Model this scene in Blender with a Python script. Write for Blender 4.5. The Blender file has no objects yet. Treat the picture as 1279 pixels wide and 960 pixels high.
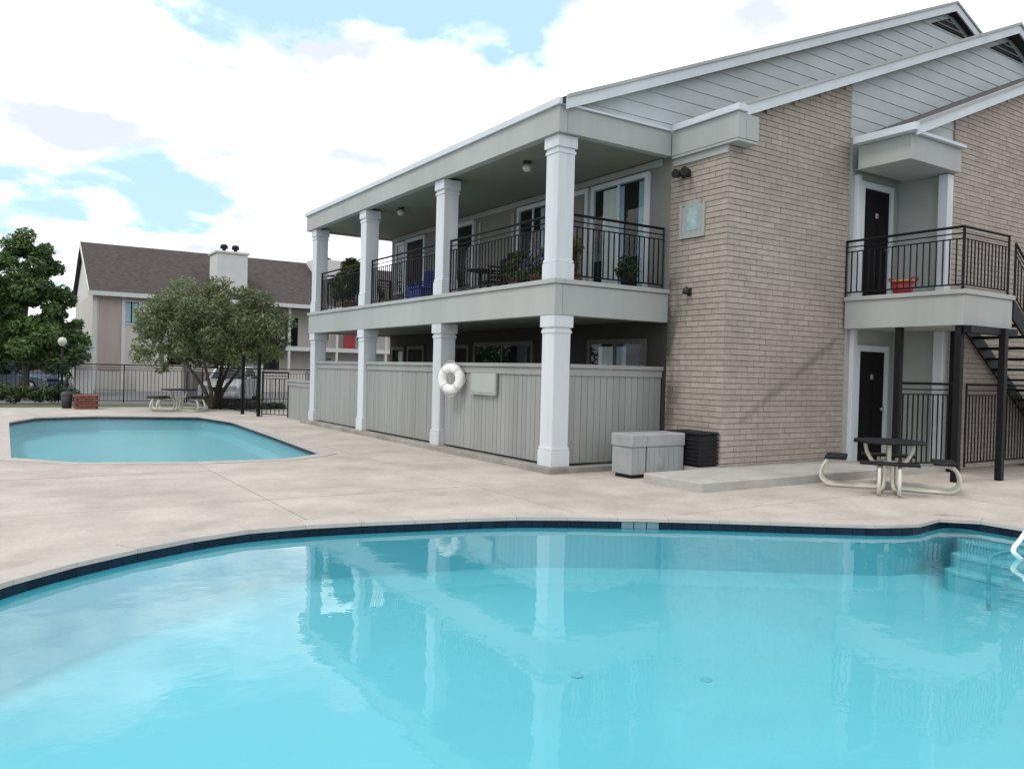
import bpy, bmesh, math, random
from mathutils import Vector, Matrix
from mathutils.geometry import delaunay_2d_cdt
import numpy as np

rnd = random.Random(7)
nrs = np.random.RandomState(11)
scene = bpy.context.scene
COL = scene.collection
R = math.radians

# ------------------------------------------------------------------ camera
cam_d = bpy.data.cameras.new('camera')
cam = bpy.data.objects.new('camera', cam_d)
COL.objects.link(cam)
cam_d.sensor_width = 36.0
cam_d.lens = 36.0 * 1000.0 / 1279.0
cam_d.clip_start = 0.05
cam_d.clip_end = 3000.0
F, CX, CY = 1000.0, 639.5, 480.0


def _ray(x, y):
    return Vector((x - CX, -(y - CY), -F)).normalized()


_A = _ray(-12, 447)
_P = _ray(988, 447 + 1000 * math.tan(R(1.4)))
_U = _A.cross(_P).normalized()
if _U.y < 0:
    _U = -_U
_B = _A.cross(_U).normalized()
ROT = Matrix((_B, _A, _U))
cam.matrix_world = Matrix.Translation((0, 0, 1.7)) @ ROT.to_4x4()
scene.camera = cam

# ------------------------------------------------------------------ world
SUN_EL, SUN_AZ = R(58), R(180)      # azimuth: direction towards the sun, from +X counter-clockwise
world = bpy.data.worlds.new('World')
scene.world = world
world.use_nodes = True
wn, wl = world.node_tree.nodes, world.node_tree.links
wn.clear()


def wmath(op, a, b=None, c=None, clamp=False):
    n = wn.new('ShaderNodeMath')
    n.operation = op
    n.use_clamp = clamp
    for i, v in enumerate((a, b, c)):
        if v is None:
            continue
        if isinstance(v, (int, float)):
            n.inputs[i].default_value = v
        else:
            wl.new(v, n.inputs[i])
    return n.outputs[0]


tc = wn.new('ShaderNodeTexCoord')
sky = wn.new('ShaderNodeTexSky')
sky.sky_type = 'NISHITA'
sky.sun_disc = False
sky.sun_elevation = SUN_EL
sky.sun_rotation = R(90) - SUN_AZ
sky.air_density = 1.0
sky.dust_density = 1.2
sky.ozone_density = 1.0
bg_sky = wn.new('ShaderNodeBackground')
bg_sky.inputs[1].default_value = 0.15
wl.new(sky.outputs[0], bg_sky.inputs[0])
sep = wn.new('ShaderNodeSeparateXYZ')
wl.new(tc.outputs['Generated'], sep.inputs[0])
den = wmath('ADD', wmath('MAXIMUM', sep.outputs[2], 0.0), 0.22)
comb_v = wn.new('ShaderNodeCombineXYZ')
wl.new(wmath('DIVIDE', sep.outputs[0], den), comb_v.inputs[0])
wl.new(wmath('DIVIDE', sep.outputs[1], den), comb_v.inputs[1])
mp = wn.new('ShaderNodeMapping')
mp.inputs['Location'].default_value = (3.1, 1.7, 0.0)
wl.new(comb_v.outputs[0], mp.inputs[0])


def wnoise(vec, scale, detail, rough=.55, dist=0.0, out=0):
    k = wn.new('ShaderNodeTexNoise')
    k.inputs['Scale'].default_value = scale
    k.inputs['Detail'].default_value = detail
    k.inputs['Roughness'].default_value = rough
    k.inputs['Distortion'].default_value = dist
    wl.new(vec, k.inputs['Vector'])
    return k.outputs[out]


puff = wnoise(mp.outputs[0], 1.5, 8.0, .58, .3)
dens = wmath('ADD', wmath('MULTIPLY', wmath('SUBTRACT', puff, .5), 1.5), .66)
# billowing: bend the view direction with noise before measuring the distance to each gap or bank
warp = wn.new('ShaderNodeVectorMath')
warp.operation = 'MULTIPLY_ADD'
wl.new(wnoise(mp.outputs[0], 3.2, 6.0, .6, 0, 1), warp.inputs[0])
warp.inputs[1].default_value = (.26, .26, .26)
wl.new(tc.outputs['Generated'], warp.inputs[2])
off = wn.new('ShaderNodeVectorMath')
off.operation = 'SUBTRACT'
wl.new(warp.outputs[0], off.inputs[0])
off.inputs[1].default_value = (.13, .13, .13)
# open gaps and solid banks between the clouds: (where it is seen, angular size in degrees, weight)
gaps = [(50, 215, 4.2, .34), (190, 200, 4.0, .34), (275, 255, 2.6, .26),
        (390, -30, 4.2, .45), (650, -15, 4.0, .47), (300, -120, 6.0, .45), (490, -120, 5.0, .4), (500, -170, 12.0, .42), (150, -210, 12.0, .3)]
banks = [(120, 80, 6.0, .30), (450, 130, 8.0, .35), (120, 275, 2.6, .30), (900, 30, 9.0, .30)]
for lst, sg in ((gaps, -1.0), (banks, 1.0)):
    for px, py, wdeg, dep in lst:
        d = ROT @ _ray(px, py)
        vs = wn.new('ShaderNodeVectorMath')
        vs.operation = 'DISTANCE'
        wl.new(off.outputs[0], vs.inputs[0])
        vs.inputs[1].default_value = d
        q = wmath('DIVIDE', vs.outputs['Value'], R(wdeg))
        g = wmath('POWER', 2.718, wmath('MULTIPLY', wmath('MULTIPLY', q, q), -1.0))
        dens = wmath('ADD', dens, wmath('MULTIPLY', g, sg * dep))
mr = wn.new('ShaderNodeMapRange')
mr.interpolation_type = 'SMOOTHSTEP'
mr.inputs['From Min'].default_value = 0.38
mr.inputs['From Max'].default_value = 0.62
mr.inputs['To Min'].default_value = 0.55      # thin high veil
wl.new(dens, mr.inputs['Value'])
cr = wn.new('ShaderNodeValToRGB')
cr.color_ramp.elements[0].position = 0.40
cr.color_ramp.elements[0].color = (0.50, 0.53, 0.59, 1)
cr.color_ramp.elements[1].position = 0.58
cr.color_ramp.elements[1].color = (1.0, 1.0, 1.0, 1)
wl.new(wnoise(mp.outputs[0], 2.3, 6.0), cr.inputs[0])
veil = wn.new('ShaderNodeMix')
veil.data_type = 'RGBA'
wl.new(wmath('DIVIDE', wmath('SUBTRACT', mr.outputs[0], .55), .45), veil.inputs['Factor'])
veil.inputs['A'].default_value = (0.53, 0.79, 0.90, 1)
wl.new(cr.outputs[0], veil.inputs['B'])
bg_cl = wn.new('ShaderNodeBackground')
bg_cl.inputs[1].default_value = 2.8
wl.new(veil.outputs['Result'], bg_cl.inputs[0])
mixw = wn.new('ShaderNodeMixShader')
wl.new(mr.outputs[0], mixw.inputs[0])
wl.new(bg_sky.outputs[0], mixw.inputs[1])
wl.new(bg_cl.outputs[0], mixw.inputs[2])
wo = wn.new('ShaderNodeOutputWorld')
wl.new(mixw.outputs[0], wo.inputs[0])

# ------------------------------------------------------------------ sun (behind thin cloud)
sd = bpy.data.lights.new('sun', 'SUN')
sd.energy = 2.3
sd.angle = R(14)
sd.color = (1.0, 0.95, 0.88)
so = bpy.data.objects.new('sun', sd)
COL.objects.link(so)
sdir = Vector((math.cos(SUN_EL) * math.cos(SUN_AZ), math.cos(SUN_EL) * math.sin(SUN_AZ), math.sin(SUN_EL)))
so.rotation_euler = sdir.to_track_quat('Z', 'Y').to_euler()
so.location = (0, 0, 40)

vs_ = scene.view_settings
scene.display_settings.display_device = 'sRGB'
vs_.view_transform = 'Standard'
vs_.look = 'None'
vs_.exposure = -0.70
vs_.gamma = 1.0
vs_.use_curve_mapping = False
scene.render.engine = 'CYCLES'
scene.cycles.max_bounces = 5
scene.cycles.diffuse_bounces = 3
scene.cycles.glossy_bounces = 3
scene.cycles.transparent_max_bounces = 8
world.cycles.sampling_method = 'MANUAL'
world.cycles.sample_map_resolution = 512
scene.render.resolution_x, scene.render.resolution_y = 1024, 768

# ------------------------------------------------------------------ materials
MAT = {}


def material(name, color, rough=0.7, var=0.12, scale=3.0, bump=0.0, bscale=40.0, metal=0.0, dark=None, stain=0.0,
             sscale=0.6, rand=0.0, attr=False, spec=0.4, streak=False, grime=0.0, leak_and_band=False):
    m = bpy.data.materials.new(name)
    m.use_nodes = True
    nt = m.node_tree
    n, l = nt.nodes, nt.links
    b = n['Principled BSDF']
    b.inputs['Roughness'].default_value = rough
    b.inputs['Metallic'].default_value = metal
    b.inputs['Specular IOR Level'].default_value = spec
    t = n.new('ShaderNodeNewGeometry')
    pos = t.outputs['Position']
    if streak:
        mpn = n.new('ShaderNodeMapping')
        mpn.inputs['Scale'].default_value = (1, 1, 0.12)
        l.new(pos, mpn.inputs[0])
        pos = mpn.outputs[0]
    nzn = n.new('ShaderNodeTexNoise')
    nzn.inputs['Scale'].default_value = scale
    nzn.inputs['Detail'].default_value = 7
    nzn.inputs['Roughness'].default_value = 0.62
    l.new(pos, nzn.inputs['Vector'])
    ramp = n.new('ShaderNodeMapRange')
    ramp.inputs['From Min'].default_value = 0.3
    ramp.inputs['From Max'].default_value = 0.7
    ramp.inputs['To Min'].default_value = 1 - var
    ramp.inputs['To Max'].default_value = 1 + var
    l.new(nzn.outputs[0], ramp.inputs['Value'])
    val = ramp.outputs[0]

    def mul(a, bb):
        k = n.new('ShaderNodeMath')
        k.operation = 'MULTIPLY'
        l.new(a, k.inputs[0])
        l.new(bb, k.inputs[1])
        return k.outputs[0]
    if rand > 0:
        if attr:
            a = n.new('ShaderNodeAttribute')
            a.attribute_name = 'tint'
            src = a.outputs['Fac']
        else:
            oi = n.new('ShaderNodeObjectInfo')
            src = oi.outputs['Random']
        r2 = n.new('ShaderNodeMapRange')
        r2.inputs['To Min'].default_value = 1 - rand
        r2.inputs['To Max'].default_value = 1 + rand
        l.new(src, r2.inputs['Value'])
        val = mul(val, r2.outputs[0])
    mx = n.new('ShaderNodeMix')
    mx.data_type = 'RGBA'
    mx.blend_type = 'MULTIPLY'
    mx.inputs['Factor'].default_value = 1.0
    mx.inputs['A'].default_value = (*color, 1)
    l.new(val, mx.inputs['B'])
    col = mx.outputs['Result']
    if stain > 0:
        nz3 = n.new('ShaderNodeTexNoise')
        nz3.inputs['Scale'].default_value = sscale
        nz3.inputs['Detail'].default_value = 8
        nz3.inputs['Roughness'].default_value = 0.65
        l.new(pos, nz3.inputs['Vector'])
        r3 = n.new('ShaderNodeMapRange')
        r3.inputs['From Min'].default_value = 0.45
        r3.inputs['From Max'].default_value = 0.72
        r3.inputs['To Max'].default_value = stain
        l.new(nz3.outputs[0], r3.inputs['Value'])
        m3 = n.new('ShaderNodeMix')
        m3.data_type = 'RGBA'
        l.new(r3.outputs[0], m3.inputs['Factor'])
        l.new(col, m3.inputs['A'])
        m3.inputs['B'].default_value = (*(dark or (color[0] * .5, color[1] * .48, color[2] * .45)), 1)
        col = m3.outputs['Result']
    if grime > 0:        # fine specks and foot-worn grime
        ng = n.new('ShaderNodeTexNoise')
        ng.inputs['Scale'].default_value = 16
        ng.inputs['Detail'].default_value = 10
        ng.inputs['Roughness'].default_value = .75
        l.new(pos, ng.inputs['Vector'])
        rg = n.new('ShaderNodeMapRange')
        rg.inputs['From Min'].default_value = .35
        rg.inputs['From Max'].default_value = .65
        rg.inputs['To Min'].default_value = 1 - grime
        rg.inputs['To Max'].default_value = 1 + grime
        l.new(ng.outputs[0], rg.inputs['Value'])
        mg = n.new('ShaderNodeMix')
        mg.data_type = 'RGBA'
        mg.blend_type = 'MULTIPLY'
        mg.inputs['Factor'].default_value = 1.0
        l.new(col, mg.inputs['A'])
        l.new(rg.outputs[0], mg.inputs['B'])
        col = mg.outputs['Result']
    if leak_and_band:             # dark water stain running down the brick where the porch beam meets the wall
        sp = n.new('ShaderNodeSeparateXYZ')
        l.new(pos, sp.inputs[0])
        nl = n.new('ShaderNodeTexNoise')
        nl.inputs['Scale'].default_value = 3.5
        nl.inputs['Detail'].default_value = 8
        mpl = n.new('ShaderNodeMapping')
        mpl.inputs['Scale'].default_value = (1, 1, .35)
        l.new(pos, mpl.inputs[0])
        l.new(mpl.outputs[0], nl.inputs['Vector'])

        def rng(src, a, c):
            k = n.new('ShaderNodeMapRange')
            k.inputs['From Min'].default_value = a
            k.inputs['From Max'].default_value = c
            l.new(src, k.inputs['Value'])
            return k.outputs[0]
        ml = mul(mul(rng(sp.outputs[1], 10.25, 10.72), rng(sp.outputs[2], 3.75, 3.35)), rng(nl.outputs[0], .38, .62))
        # faint dark diagonal band mixed into the brick colour on the end wall
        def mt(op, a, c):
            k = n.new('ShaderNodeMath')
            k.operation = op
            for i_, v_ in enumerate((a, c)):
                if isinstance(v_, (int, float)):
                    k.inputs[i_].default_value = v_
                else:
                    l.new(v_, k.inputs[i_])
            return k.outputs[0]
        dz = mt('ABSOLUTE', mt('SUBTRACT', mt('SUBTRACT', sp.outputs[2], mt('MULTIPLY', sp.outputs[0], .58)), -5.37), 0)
        diag = mul(mul(rng(dz, .14, .03), rng(sp.outputs[1], 9.6, 9.5)), mul(rng(sp.outputs[0], 10.7, 11.1), rng(sp.outputs[0], 13.6, 13.3)))
        diag = mt('MULTIPLY', mul(diag, rng(nl.outputs[0], .25, .6)), .45)
        ml = mt('MAXIMUM', ml, diag)
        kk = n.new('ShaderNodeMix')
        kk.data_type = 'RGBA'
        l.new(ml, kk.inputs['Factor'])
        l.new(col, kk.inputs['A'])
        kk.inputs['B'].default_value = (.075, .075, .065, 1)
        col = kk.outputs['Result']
    l.new(col, b.inputs['Base Color'])
    if bump > 0:
        nb = n.new('ShaderNodeTexNoise')
        nb.inputs['Scale'].default_value = bscale
        nb.inputs['Detail'].default_value = 4
        l.new(t.outputs['Position'], nb.inputs['Vector'])
        bp = n.new('ShaderNodeBump')
        bp.inputs['Strength'].default_value = bump
        bp.inputs['Distance'].default_value = 0.01
        l.new(nb.outputs[0], bp.inputs['Height'])
        l.new(bp.outputs[0], b.inputs['Normal'])
    MAT[name] = m
    return m


def sheet_material(name, tint, rough=0.0, bump=0.0, bscale=2.0, ior=1.33, gloss=(1, 1, 1)):
    """clear sheet (water surface, window glass): Fresnel mirror over a tinted clear layer"""
    m = bpy.data.materials.new(name)
    m.use_nodes = True
    n, l = m.node_tree.nodes, m.node_tree.links
    n.clear()
    o = n.new('ShaderNodeOutputMaterial')
    tr = n.new('ShaderNodeBsdfTransparent')
    tr.inputs[0].default_value = (*tint, 1)
    gl = n.new('ShaderNodeBsdfGlossy')
    gl.inputs['Color'].default_value = (*gloss, 1)
    gl.inputs['Roughness'].default_value = rough
    geo = n.new('ShaderNodeNewGeometry')
    dt = n.new('ShaderNodeVectorMath')
    dt.operation = 'DOT_PRODUCT'
    l.new(geo.outputs['Incoming'], dt.inputs[0])
    l.new(geo.outputs['Normal'], dt.inputs[1])

    def mth(op, a, b=None):
        k = n.new('ShaderNodeMath')
        k.operation = op
        for i, v in enumerate((a, b)):
            if v is None:
                continue
            if isinstance(v, (int, float)):
                k.inputs[i].default_value = v
            else:
                l.new(v, k.inputs[i])
        return k.outputs[0]
    r0 = ((ior - 1) / (ior + 1)) ** 2
    sch = mth('ADD', mth('MULTIPLY', mth('POWER', mth('SUBTRACT', 1.0, mth('MINIMUM', mth('ABSOLUTE', dt.outputs['Value']), 1.0)), 5.0), 1 - r0), r0)
    mx = n.new('ShaderNodeMixShader')
    l.new(sch, mx.inputs[0])
    l.new(tr.outputs[0], mx.inputs[1])
    l.new(gl.outputs[0], mx.inputs[2])
    l.new(mx.outputs[0], o.inputs[0])
    if bump > 0:
        g = n.new('ShaderNodeNewGeometry')
        hs = None
        for sc, wgt in ((bscale, 1.0), (bscale * 4.3, 0.18)):
            nb = n.new('ShaderNodeTexNoise')
            nb.inputs['Scale'].default_value = sc
            nb.inputs['Detail'].default_value = 2
            l.new(g.outputs['Position'], nb.inputs['Vector'])
            k = n.new('ShaderNodeMath')
            k.operation = 'MULTIPLY'
            k.inputs[1].default_value = wgt
            l.new(nb.outputs[0], k.inputs[0])
            if hs is None:
                hs = k.outputs[0]
            else:
                ad = n.new('ShaderNodeMath')
                l.new(hs, ad.inputs[0])
                l.new(k.outputs[0], ad.inputs[1])
                hs = ad.outputs[0]
        bp = n.new('ShaderNodeBump')
        bp.inputs['Strength'].default_value = 1.0
        bp.inputs['Distance'].default_value = bump
        l.new(hs, bp.inputs['Height'])
        l.new(bp.outputs[0], gl.inputs['Normal'])
        l.new(bp.outputs[0], dt.inputs[1])
    MAT[name] = m
    return m


def leaf_material(name, c1, c2, trans=0.25):
    m = bpy.data.materials.new(name)
    m.use_nodes = True
    n, l = m.node_tree.nodes, m.node_tree.links
    b = n['Principled BSDF']
    b.inputs['Roughness'].default_value = 0.55
    a = n.new('ShaderNodeAttribute')
    a.attribute_name = 'tint'
    mx = n.new('ShaderNodeMix')
    mx.data_type = 'RGBA'
    l.new(a.outputs['Fac'], mx.inputs['Factor'])
    mx.inputs['A'].default_value = (*c1, 1)
    mx.inputs['B'].default_value = (*c2, 1)
    l.new(mx.outputs['Result'], b.inputs['Base Color'])
    tl = n.new('ShaderNodeBsdfTranslucent')
    l.new(mx.outputs['Result'], tl.inputs[0])
    ms = n.new('ShaderNodeMixShader')
    ms.inputs[0].default_value = trans
    l.new(b.outputs[0], ms.inputs[1])
    l.new(tl.outputs[0], ms.inputs[2])
    l.new(ms.outputs[0], n['Material Output'].inputs[0])
    MAT[name] = m


material('deck', (.45, .402, .355), .85, .15, 1.5, .25, 60, stain=.75, sscale=.5, dark=(.30, .255, .218), rand=.03, grime=.12)
material('coping', (.435, .385, .35), .8, .08, 3.0, .2, 70, stain=.35, sscale=1.4, dark=(.36, .31, .28), rand=.05)
material('concrete', (.40, .39, .36), .85, .12, 2.2, .3, 50, stain=.5, sscale=1.0, dark=(.22, .21, .19))
material('plinth', (.30, .28, .25), .9, .15, 2.5, .3, 40, stain=.7, sscale=1.2, dark=(.10, .095, .08))
material('asphalt', (.12, .12, .12), .9, .15, 3, .3, 60)
material('path', (.42, .39, .35), .85, .12, 1.5, .2, 40, stain=.4)
material('plaster', (.165, .495, .565), .6, .045, .7)
material('pool_step_edge', (.19, .52, .58), .6, .05, 2)
material('tile', (.005, .017, .034), .45, .25, 5, rand=.25, spec=.15)
material('tile_pale', (.16, .22, .24), .3, .1, 5)
material('grout', (.06, .09, .12), .8, .1, 5)
material('brick', (.372, .322, .280), .88, .12, 7, .30, 60, stain=.55, sscale=.5, dark=(.25, .215, .18), rand=.075, leak_and_band=True)
material('brick_s', (.372, .322, .280), .88, .12, 7, .30, 60, stain=.55, sscale=.5, dark=(.25, .215, .18), rand=.075, leak_and_band=True, attr=True)
material('mortar', (.215, .195, .172), .95, .15, 4, .3, 80, stain=.4, sscale=.5, dark=(.13, .12, .10))
material('gable_siding', (.47, .515, .52), .65, .05, 2.2, .05, 60, stain=.22, sscale=.9, rand=.025)
material('siding', (.37, .39, .37), .65, .05, 2.2, .05, 60, stain=.22, sscale=.9, rand=.025)
material('fence_paint', (.285, .29, .28), .7, .07, 2.2, .08, 60, stain=.30, sscale=.8, rand=.06, streak=True)
material('fascia', (.372, .388, .372), .6, .05, 1.5, .05, 40, stain=.25, sscale=.7, streak=True)
material('trim_white', (.58, .62, .65), .55, .05, 2, stain=.15, sscale=1.2)
material('column_white', (.60, .63, .655), .55, .06, 1.6, stain=.38, sscale=1.3, streak=True)
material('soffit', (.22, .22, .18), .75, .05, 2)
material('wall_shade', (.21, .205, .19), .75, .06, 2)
material('frame_recess_dark', (.10, .095, .085), .6, .1, 4)  # frame colour darkened to deepen the shaded lower porch recess
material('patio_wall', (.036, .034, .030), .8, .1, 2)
material('floor_slab', (.30, .29, .27), .85, .1, 2)
material('shingle', (.06, .056, .058), .95, .30, 6, .5, 30)
material('black_metal', (.006, .006, .007), .55, .2, 10, spec=.22)
material('black_plastic', (.010, .010, .012), .6, .2, 6, spec=.25)
material('dark_door', (.006, .005, .006), .6, .2, 3, spec=.15)
material('dark_inside', (.012, .016, .016), .9, .2, 2, spec=.1)
material('curtain', (.66, .70, .66), .9, .06, 3)
material('curtain_blue', (.30, .42, .50), .9, .1, 3)
material('beige_pipe', (.56, .55, .47), .45, .06, 5)
material('grey_box', (.31, .32, .325), .55, .08, 3, stain=.35, sscale=2)
material('ac_dark', (.016, .016, .017), .7, .2, 8, spec=.2)
material('louvre_grey', (.13, .135, .135), .7, .1, 4)
material('white_plastic', (.78, .78, .77), .45, .04, 5)
material('rope', (.60, .58, .52), .9, .1, 20)
material('plaque', (.30, .33, .315), .6, .1, 4)
material('plaque_pic', (.30, .42, .44), .5, .25, 6)
material('lamp_black', (.02, .018, .016), .5, .2, 6)
material('globe', (.55, .53, .46), .35, .05, 6)
material('bark', (.10, .085, .065), .95, .3, 12, .6, 30)
material('terracotta', (.30, .12, .07), .85, .15, 8)
material('pot_dark', (.03, .032, .035), .6, .2, 8)
material('blue_cloth', (.035, .07, .30), .85, .15, 6)
material('violet', (.17, .15, .42), .8, .2, 12)
material('chair_dark', (.010, .010, .012), .6, .2, 6, spec=.25)
material('red', (.30, .02, .03), .5, .1, 6)
material('orange', (.60, .20, .03), .5, .1, 6)
material('blue_mat', (.05, .14, .42), .8, .1, 6)
material('red_brick', (.20, .085, .065), .9, .2, 8, .3, 50, rand=.15)
material('far_shingle', (.062, .050, .048), .95, .30, 3, .5, 30)
material('house_wall', (.52, .49, .45), .8, .06, 2, streak=True)
material('house_pink', (.40, .33, .30), .8, .08, 2, streak=True)
material('house_pale', (.58, .58, .56), .75, .05, 2)
material('house_red', (.36, .05, .06), .7, .1, 3)
material('car_silver', (.30, .37, .46), .25, .05, 3, metal=.4)
material('car_white', (.70, .71, .72), .25, .03, 3)
material('car_dark', (.05, .06, .11), .25, .05, 3, metal=.3)
material('tyre', (.02, .02, .02), .85, .1, 8)
material('rim', (.45, .45, .46), .35, .05, 6, metal=.8)
material('car_glass', (.015, .02, .025), .05, .05, 3, spec=.6)
material('headlight', (.6, .62, .65), .15, .05, 3)
material('taillight', (.35, .02, .02), .2, .05, 3)
material('grass', (.07, .09, .035), .95, .35, 2, .5, 30, stain=.5, dark=(.12, .10, .06))
material('wood_fence', (.11, .105, .085), .9, .2, 4, rand=.2)
material('chrome_white', (.80, .82, .82), .18, .03, 5)
material('stain', (.13, .42, .48), .8, .2, 10)
leaf_material('leaf_olive', (.085, .115, .045), (.19, .23, .10), .3)
leaf_material('leaf_dark', (.026, .06, .016), (.11, .19, .045), .3)
leaf_material('leaf_bed', (.02, .04, .012), (.07, .11, .03), .2)
leaf_material('leaf_pot', (.03, .06, .012), (.13, .17, .04), .25)
sheet_material('water', (.82, .97, .985), 0.0, .0042, 1.6, 1.333)
sheet_material('water_far', (.90, .985, .99), 0.08, .030, 22.0, 1.333)
sheet_material('glass', (.88, .94, .94), 0.0, 0, 1, 1.45)

# ------------------------------------------------------------------ helpers
POS = {}


def _link(o, parent, pos, kind=None):
    COL.objects.link(o)
    pos = Vector(pos)
    POS[o] = pos
    if parent is not None:
        o.parent = parent
        o.location = pos - POS[parent]
    else:
        o.location = pos
    if kind:
        o['kind'] = kind
    return o


def tag(o, label=None, cat=None, group=None, kind=None):
    if label:
        o['label'] = label
    if cat:
        o['category'] = cat
    if group:
        o['group'] = group
    if kind:
        o['kind'] = kind
    return o


def thing(name, label, cat, loc, rz=None, group=None):
    """Empty at the base; with rz the parts are built in local coordinates, otherwise in world coordinates"""
    o = bpy.data.objects.new(name, None)
    o.empty_display_size = .2
    COL.objects.link(o)
    o.location = loc
    if rz is not None:
        o.rotation_euler = (0, 0, rz)
        POS[o] = Vector((0, 0, 0))
    else:
        POS[o] = Vector(loc)
    return tag(o, label, cat, group)


def part(name, verts, faces, mat, parent=None, smooth=False, kind=None, tint=None, pos=None):
    me = bpy.data.meshes.new(name)
    p = Vector(pos) if pos is not None else (POS[parent] if parent is not None else Vector((0, 0, 0)))
    v = np.asarray(verts, dtype=float) - np.array(p)
    me.from_pydata(v.tolist(), [], [tuple(f) for f in faces])
    me.materials.append(MAT[mat])
    if smooth:
        me.polygons.foreach_set('use_smooth', [True] * len(me.polygons))
    if tint is not None:
        a = me.attributes.new('tint', 'FLOAT', 'FACE')
        a.data.foreach_set('value', np.asarray(tint, dtype=np.float32))
    me.update()
    return _link(bpy.data.objects.new(name, me), parent, p, kind)


BF = [(0, 3, 2, 1), (4, 5, 6, 7), (0, 1, 5, 4), (1, 2, 6, 5), (2, 3, 7, 6), (3, 0, 4, 7)]


def bv(x0, x1, y0, y1, z0, z1):
    return [(x0, y0, z0), (x1, y0, z0), (x1, y1, z0), (x0, y1, z0), (x0, y0, z1), (x1, y0, z1), (x1, y1, z1), (x0, y1, z1)]


class MB:
    def __init__(s):
        s.v, s.f = [], []

    def add(s, v, f):
        k = len(s.v)
        s.v += [tuple(q) for q in v]
        s.f += [tuple(i + k for i in q) for q in f]
        return s

    def box(s, *a):
        return s.add(bv(*a), BF)

    def tube(s, pts, r, seg=8, cap=True):
        v, f = tube_geo(pts, r, seg, cap)
        return s.add(v, f)

    def build(s, name, mat, parent=None, **k):
        return part(name, s.v, s.f, mat, parent, **k)


def tube_geo(pts, r, seg=8, cap=True):
    P = [Vector(p) for p in pts]
    n = len(P)
    rr = r if isinstance(r, (list, tuple)) else [r] * n
    V, Fc = [], []
    prev = None
    for i in range(n):
        t = (P[min(i + 1, n - 1)] - P[max(i - 1, 0)]).normalized()
        if prev is None:
            a = Vector((0, 0, 1)) if abs(t.z) < .9 else Vector((1, 0, 0))
            u = t.cross(a).normalized()
        else:
            u = (prev - t * prev.dot(t)).normalized()
        prev = u
        w = t.cross(u)
        for k in range(seg):
            an = 2 * math.pi * k / seg
            V.append(P[i] + (u * math.cos(an) + w * math.sin(an)) * rr[i])
    for i in range(n - 1):
        for k in range(seg):
            a, b = i * seg + k, i * seg + (k + 1) % seg
            Fc.append((a, b, b + seg, a + seg))
    if cap:
        Fc.append(tuple(range(seg - 1, -1, -1)))
        Fc.append(tuple((n - 1) * seg + k for k in range(seg)))
    return V, Fc


def smooth_path(pts, sub=6, closed=False):
    P = [Vector(p) for p in pts]
    n = len(P)
    out = []
    rng = range(n) if closed else range(n - 1)
    for i in rng:
        g = (lambda k: P[k % n]) if closed else (lambda k: P[max(0, min(n - 1, k))])
        p0, p1, p2, p3 = g(i - 1), g(i), g(i + 1), g(i + 2)
        for s in range(sub):
            t = s / sub
            out.append(.5 * ((2 * p1) + (p2 - p0) * t + (2 * p0 - 5 * p1 + 4 * p2 - p3) * t * t + (3 * p1 - p0 - 3 * p2 + p3) * t ** 3))
    if not closed:
        out.append(P[-1])
    return out


def tube(name, pts, r, mat, parent=None, seg=10, smooth=True, **k):
    v, f = tube_geo(pts, r, seg)
    return part(name, v, f, mat, parent, smooth=smooth, **k)


CACHE = {}


def box_mesh(sx, sy, sz, mat, bev):
    key = (round(sx, 3), round(sy, 3), round(sz, 3), mat, bev)
    if key in CACHE:
        return CACHE[key]
    bm = bmesh.new()
    bmesh.ops.create_cube(bm, size=1)
    bmesh.ops.scale(bm, vec=(sx, sy, sz), verts=bm.verts)
    if bev > 0:
        bmesh.ops.bevel(bm, geom=bm.edges[:], offset=bev, segments=1, affect='EDGES', profile=.5)
    me = bpy.data.meshes.new('box')
    bm.to_mesh(me)
    bm.free()
    me.materials.append(MAT[mat])
    CACHE[key] = me
    return me


def bx(name, x0, x1, y0, y1, z0, z1, mat, parent=None, bev=.004, rz=0):
    me = box_mesh(x1 - x0, y1 - y0, z1 - z0, mat, bev)
    o = _link(bpy.data.objects.new(name, me), parent, ((x0 + x1) / 2, (y0 + y1) / 2, (z0 + z1) / 2))
    if rz:
        o.rotation_euler.z = rz
    return o


def prism(name, poly, axis, a0, a1, mat, parent=None, **k):
    """polygon in a plane extruded along axis ('x': poly is (y,z), 'y': (x,z), 'z': (x,y))"""
    def P(p, a):
        return (a, p[0], p[1]) if axis == 'x' else ((p[0], a, p[1]) if axis == 'y' else (p[0], p[1], a))
    n = len(poly)
    v = [P(p, a0) for p in poly] + [P(p, a1) for p in poly]
    f = [tuple(range(n)), tuple(range(2 * n - 1, n - 1, -1))] + [(i, i + n, (i + 1) % n + n, (i + 1) % n) for i in range(n)]
    me_v, me_f = v, f
    o = part(name, me_v, me_f, mat, parent, **k)
    bm = bmesh.new()
    bm.from_mesh(o.data)
    bmesh.ops.recalc_face_normals(bm, faces=bm.faces)
    bm.to_mesh(o.data)
    bm.free()
    return o


def lathe(name, prof, c, mat, parent=None, seg=16, smooth=True, axis='z', **k):
    V, Fc = [], []
    n = len(prof)
    for r, h in prof:
        for s in range(seg):
            a = 2 * math.pi * s / seg
            q = (r * math.cos(a), r * math.sin(a), h)
            if axis == 'x':
                q = (h, q[0], q[1])
            elif axis == 'y':
                q = (q[0], h, q[1])
            V.append((c[0] + q[0], c[1] + q[1], c[2] + q[2]))
    for i in range(n - 1):
        for s in range(seg):
            a, b = i * seg + s, i * seg + (s + 1) % seg
            Fc.append((a, b, b + seg, a + seg))
    Fc.append(tuple(range(seg)))
    Fc.append(tuple((n - 1) * seg + s for s in range(seg)))
    return part(name, V, Fc, mat, parent, smooth=smooth, **k)


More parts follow.
